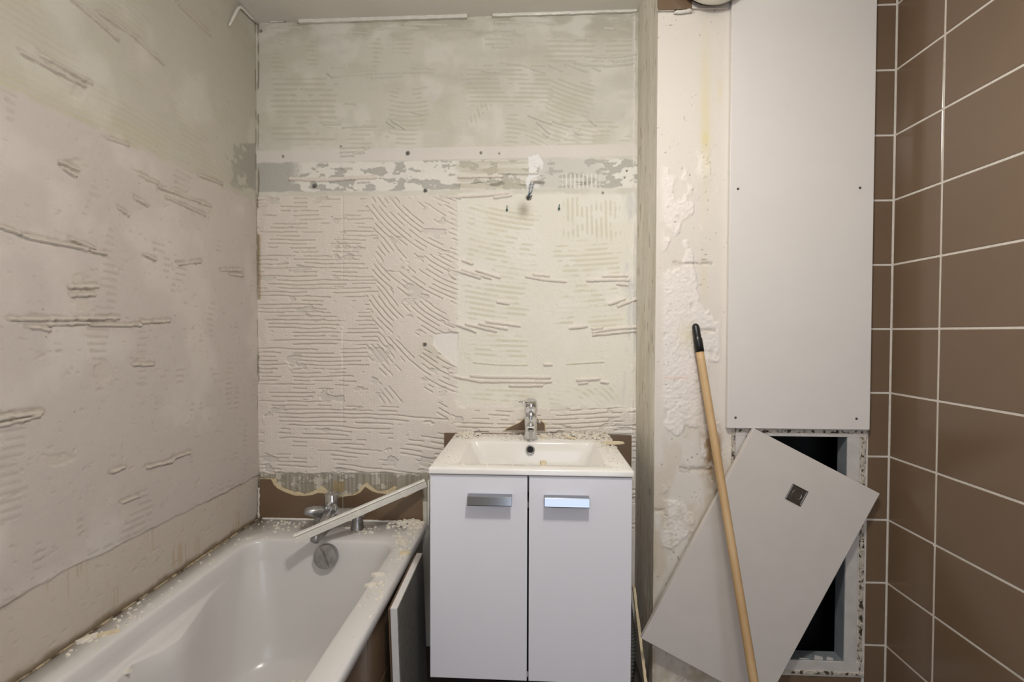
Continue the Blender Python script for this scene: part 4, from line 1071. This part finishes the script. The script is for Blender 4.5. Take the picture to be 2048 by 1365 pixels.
def crumbs(name, label, regions, z, mt):
    """regions: (px, py, sx, sy, count, size, heap height) heaped on a level surface"""
    bm = bmesh.new()
    for (px_, py_, sx, sy, cnt, sz, hp) in regions:
        for k in range(cnt):
            gx, gy = R.gauss(0, 1), R.gauss(0, 1)
            p = at(px_+gx*sx, py_+gy*sy, Z=z)
            if not ok(p, z): continue
            s_ = sz*R.uniform(0.35, 1.3); up = hp*R.random()*math.exp(-0.35*(gx*gx+gy*gy))
            shard_bm(bm, (p.x, p.y, z-0.0004+up), s_, s_*R.uniform(0.3, 0.9), R.random()*6.28)
    o = from_bm(name, bm, mt); return tag(o, label, 'rubble', kind='stuff')
def ok(p, z):
    if abs(z-ZTOP) < 1e-6:
        return WX0+0.006 < p.x < WX1-0.004 and WYF+0.006 < p.y < D-0.018 and not (-0.226 < p.x < 0.214 and 1.340 < p.y < 1.620) and not (abs(p.x-X0) < 0.027 and abs(p.y-Y0) < 0.027)
    return TXL+0.008 < p.x < TXR-0.010 and 0.3 < p.y < D-0.022 and not (IXL-0.008 < p.x < IXR+0.008 and p.y < IYB+0.008)
crumbs('basin_crumbs', 'plaster crumbs scattered over the washbasin ledge',
       [(1160, 873, 38, 3.0, 420, 0.0075, 0.012), (1110, 874, 22, 3.0, 170, 0.0065, 0.008), (1205, 875, 20, 3.5, 160, 0.0070, 0.010), (1000, 872, 30, 1.6, 70, 0.004, 0.002), (936, 872.5, 14, 2.2, 200, 0.0075, 0.013), (908, 873, 8, 3, 40, 0.005, 0.003),
        (1222, 886, 16, 6, 120, 0.0060, 0.004), (1040, 877, 18, 3, 60, 0.005, 0.003), (1050, 929, 60, 3, 45, 0.0035, 0), (900, 915, 15, 12, 40, 0.0028, 0), (1230, 915, 12, 14, 60, 0.0040, 0), (960, 930, 18, 3, 16, 0.0035, 0)], ZTOP, M['chip'])
crumbs('bath_crumbs', 'plaster crumbs scattered over the bath rim',
       [(822, 1050, 18, 3.5, 330, 0.0085, 0.014), (838, 1058, 10, 8, 130, 0.006, 0.004), (812, 1085, 12, 10, 80, 0.007, 0.003), (800, 1120, 20, 28, 70, 0.0055, 0), (760, 1170, 14, 30, 50, 0.005, 0), (722, 1058, 14, 4, 130, 0.0055, 0.004), (570, 1050, 30, 5, 60, 0.0055, 0), (640, 1052, 20, 5, 30, 0.004, 0),
        (745, 1195, 12, 20, 34, 0.0045, 0), (250, 1218, 45, 28, 110, 0.0055, 0), (160, 1270, 40, 25, 110, 0.0055, 0), (400, 1115, 50, 32, 80, 0.005, 0), (470, 1075, 30, 18, 40, 0.005, 0), (690, 1290, 25, 40, 10, 0.003, 0)], ZRIM, M['chip'])
# rubble in the bottom of the bath
bm = bmesh.new(); zb = ZRIM-0.393
for (px_, py_, sx, sy, cnt, sz) in ((585, 1325, 30, 14, 90, 0.008), (605, 1350, 16, 16, 110, 0.008), (540, 1345, 30, 14, 50, 0.006)):
    for k in range(cnt):
        p = at(px_+R.gauss(0, sx), py_+R.gauss(0, sy), Z=zb)
        if -0.93 < p.x < -0.58 and 0.6 < p.y < 1.42:
            s_ = sz*R.uniform(0.3, 1.2); shard_bm(bm, (p.x, p.y, zb-0.002), s_, s_*0.5+0.002, R.random()*6.28)
tag(from_bm('bath_floor_crumbs', bm, M['chip']), 'plaster crumbs lying in the bottom of the bath', 'rubble', kind='stuff')
# larger shards, each on its own
def shard(px_, py_, z, length, width, thick, rz, mt, label, group=None, seed=0):
    p = at(px_, py_, Z=z); bm = bmesh.new(); r = random.Random(seed)
    n = 7; bot = []; top = []
    c_, s_ = math.cos(rz), math.sin(rz)
    for k in range(n):
        a = 2*math.pi*k/n+r.uniform(-0.2, 0.2); lx = length/2*math.cos(a)*r.uniform(0.85, 1.1); ly = width/2*math.sin(a)*r.uniform(0.85, 1.1)
        bot.append(bm.verts.new((lx*c_-ly*s_, lx*s_+ly*c_, -0.0004))); q = r.uniform(0.86, 0.97)
        top.append(bm.verts.new(((lx*c_-ly*s_)*q, (lx*s_+ly*c_)*q, thick*r.uniform(0.85, 1.1))))
    bm.faces.new(bot[::-1]); bm.faces.new(top)
    for k in range(n): bm.faces.new((bot[k], bot[(k+1) % n], top[(k+1) % n], top[k]))
    o = from_bm('tile_shard', bm, mt); o.location = p
    return tag(o, label, 'shard', group)
TC, PC = M['tilechip'], M['chip']
shard(1226, 888, ZTOP+0.006, 0.078, 0.030, 0.007, 0.15, TC, 'large beige tile shard at the back right of the washbasin', None, 1)
shard(1140, 877, ZTOP+0.003, 0.045, 0.016, 0.005, -0.5, TC, 'slanting beige tile shard right of the basin tap', None, 2)
shard(1062, 880, ZTOP, 0.036, 0.010, 0.005, 0.0, TC, 'beige tile splinter at the foot of the basin tap', None, 3)
shard(1087, 929, ZTOP, 0.022, 0.018, 0.011, 0.4, TC, 'blocky beige chip on the front edge of the washbasin', None, 4)
shard(1205, 872, ZTOP+0.003, 0.036, 0.020, 0.006, 0.3, TC, 'beige tile shard behind the large shard on the washbasin', None, 5)
shard(925, 931, ZTOP, 0.022, 0.006, 0.004, 0.1, PC, 'small plaster splinter at the front left of the washbasin', None, 6)
shard(1088, 877, ZTOP, 0.030, 0.016, 0.006, 0.2, TC, 'pale tile chip close beside the basin tap', None, 7)
shard(808, 1108, ZRIM, 0.042, 0.022, 0.006, 0.3, TC, 'yellowish tile shard lying on the bath rim', None, 8)
shard(756, 1152, ZRIM, 0.046, 0.014, 0.007, 0.1, PC, 'straight white plaster splinter jutting over the inner bath rim edge', None, 9)
shard(742, 1172, ZRIM, 0.044, 0.014, 0.006, 0.3, PC, 'tilted white plaster splinter on the bath rim nearest the access panel corner', None, 10)
shard(830, 1046, ZRIM, 0.050, 0.028, 0.012, 0.6, PC, 'larger plaster lump against the tile edge trim at the bath corner', None, 11)
shard(812, 1047, ZRIM, 0.034, 0.022, 0.010, 0.1, PC, 'smaller plaster lump between bath mixer and tile edge trim', None, 12)
shard(802, 1082, ZRIM, 0.050, 0.014, 0.005, 0.4, PC, 'flat plaster flake on the bath rim before the rubble', None, 13)
shard(215, 1270, ZRIM, 0.050, 0.014, 0.006, 0.5, TC, 'reddish beige shard on the bath rim by the left wall', None, 14)
shard(175, 1280, ZRIM, 0.05, 0.02, 0.006, 0.9, PC, 'plaster flake on the bath rim by the left wall', None, 15)
p_ = shard(250, 1347, ZRIM-0.075, 0.030, 0.014, 0.006, 0.6, PC, 'small plaster chip on the armrest inside the bath', None, 16)
shard(566, 1316, ZRIM-0.392, 0.040, 0.02, 0.006, 0.6, PC, 'broad plaster flake on the bottom of the bath', None, 17)
shard(598, 1318, ZRIM-0.392, 0.040, 0.012, 0.006, -0.6, PC, 'narrow plaster flake on the bottom of the bath', None, 18)
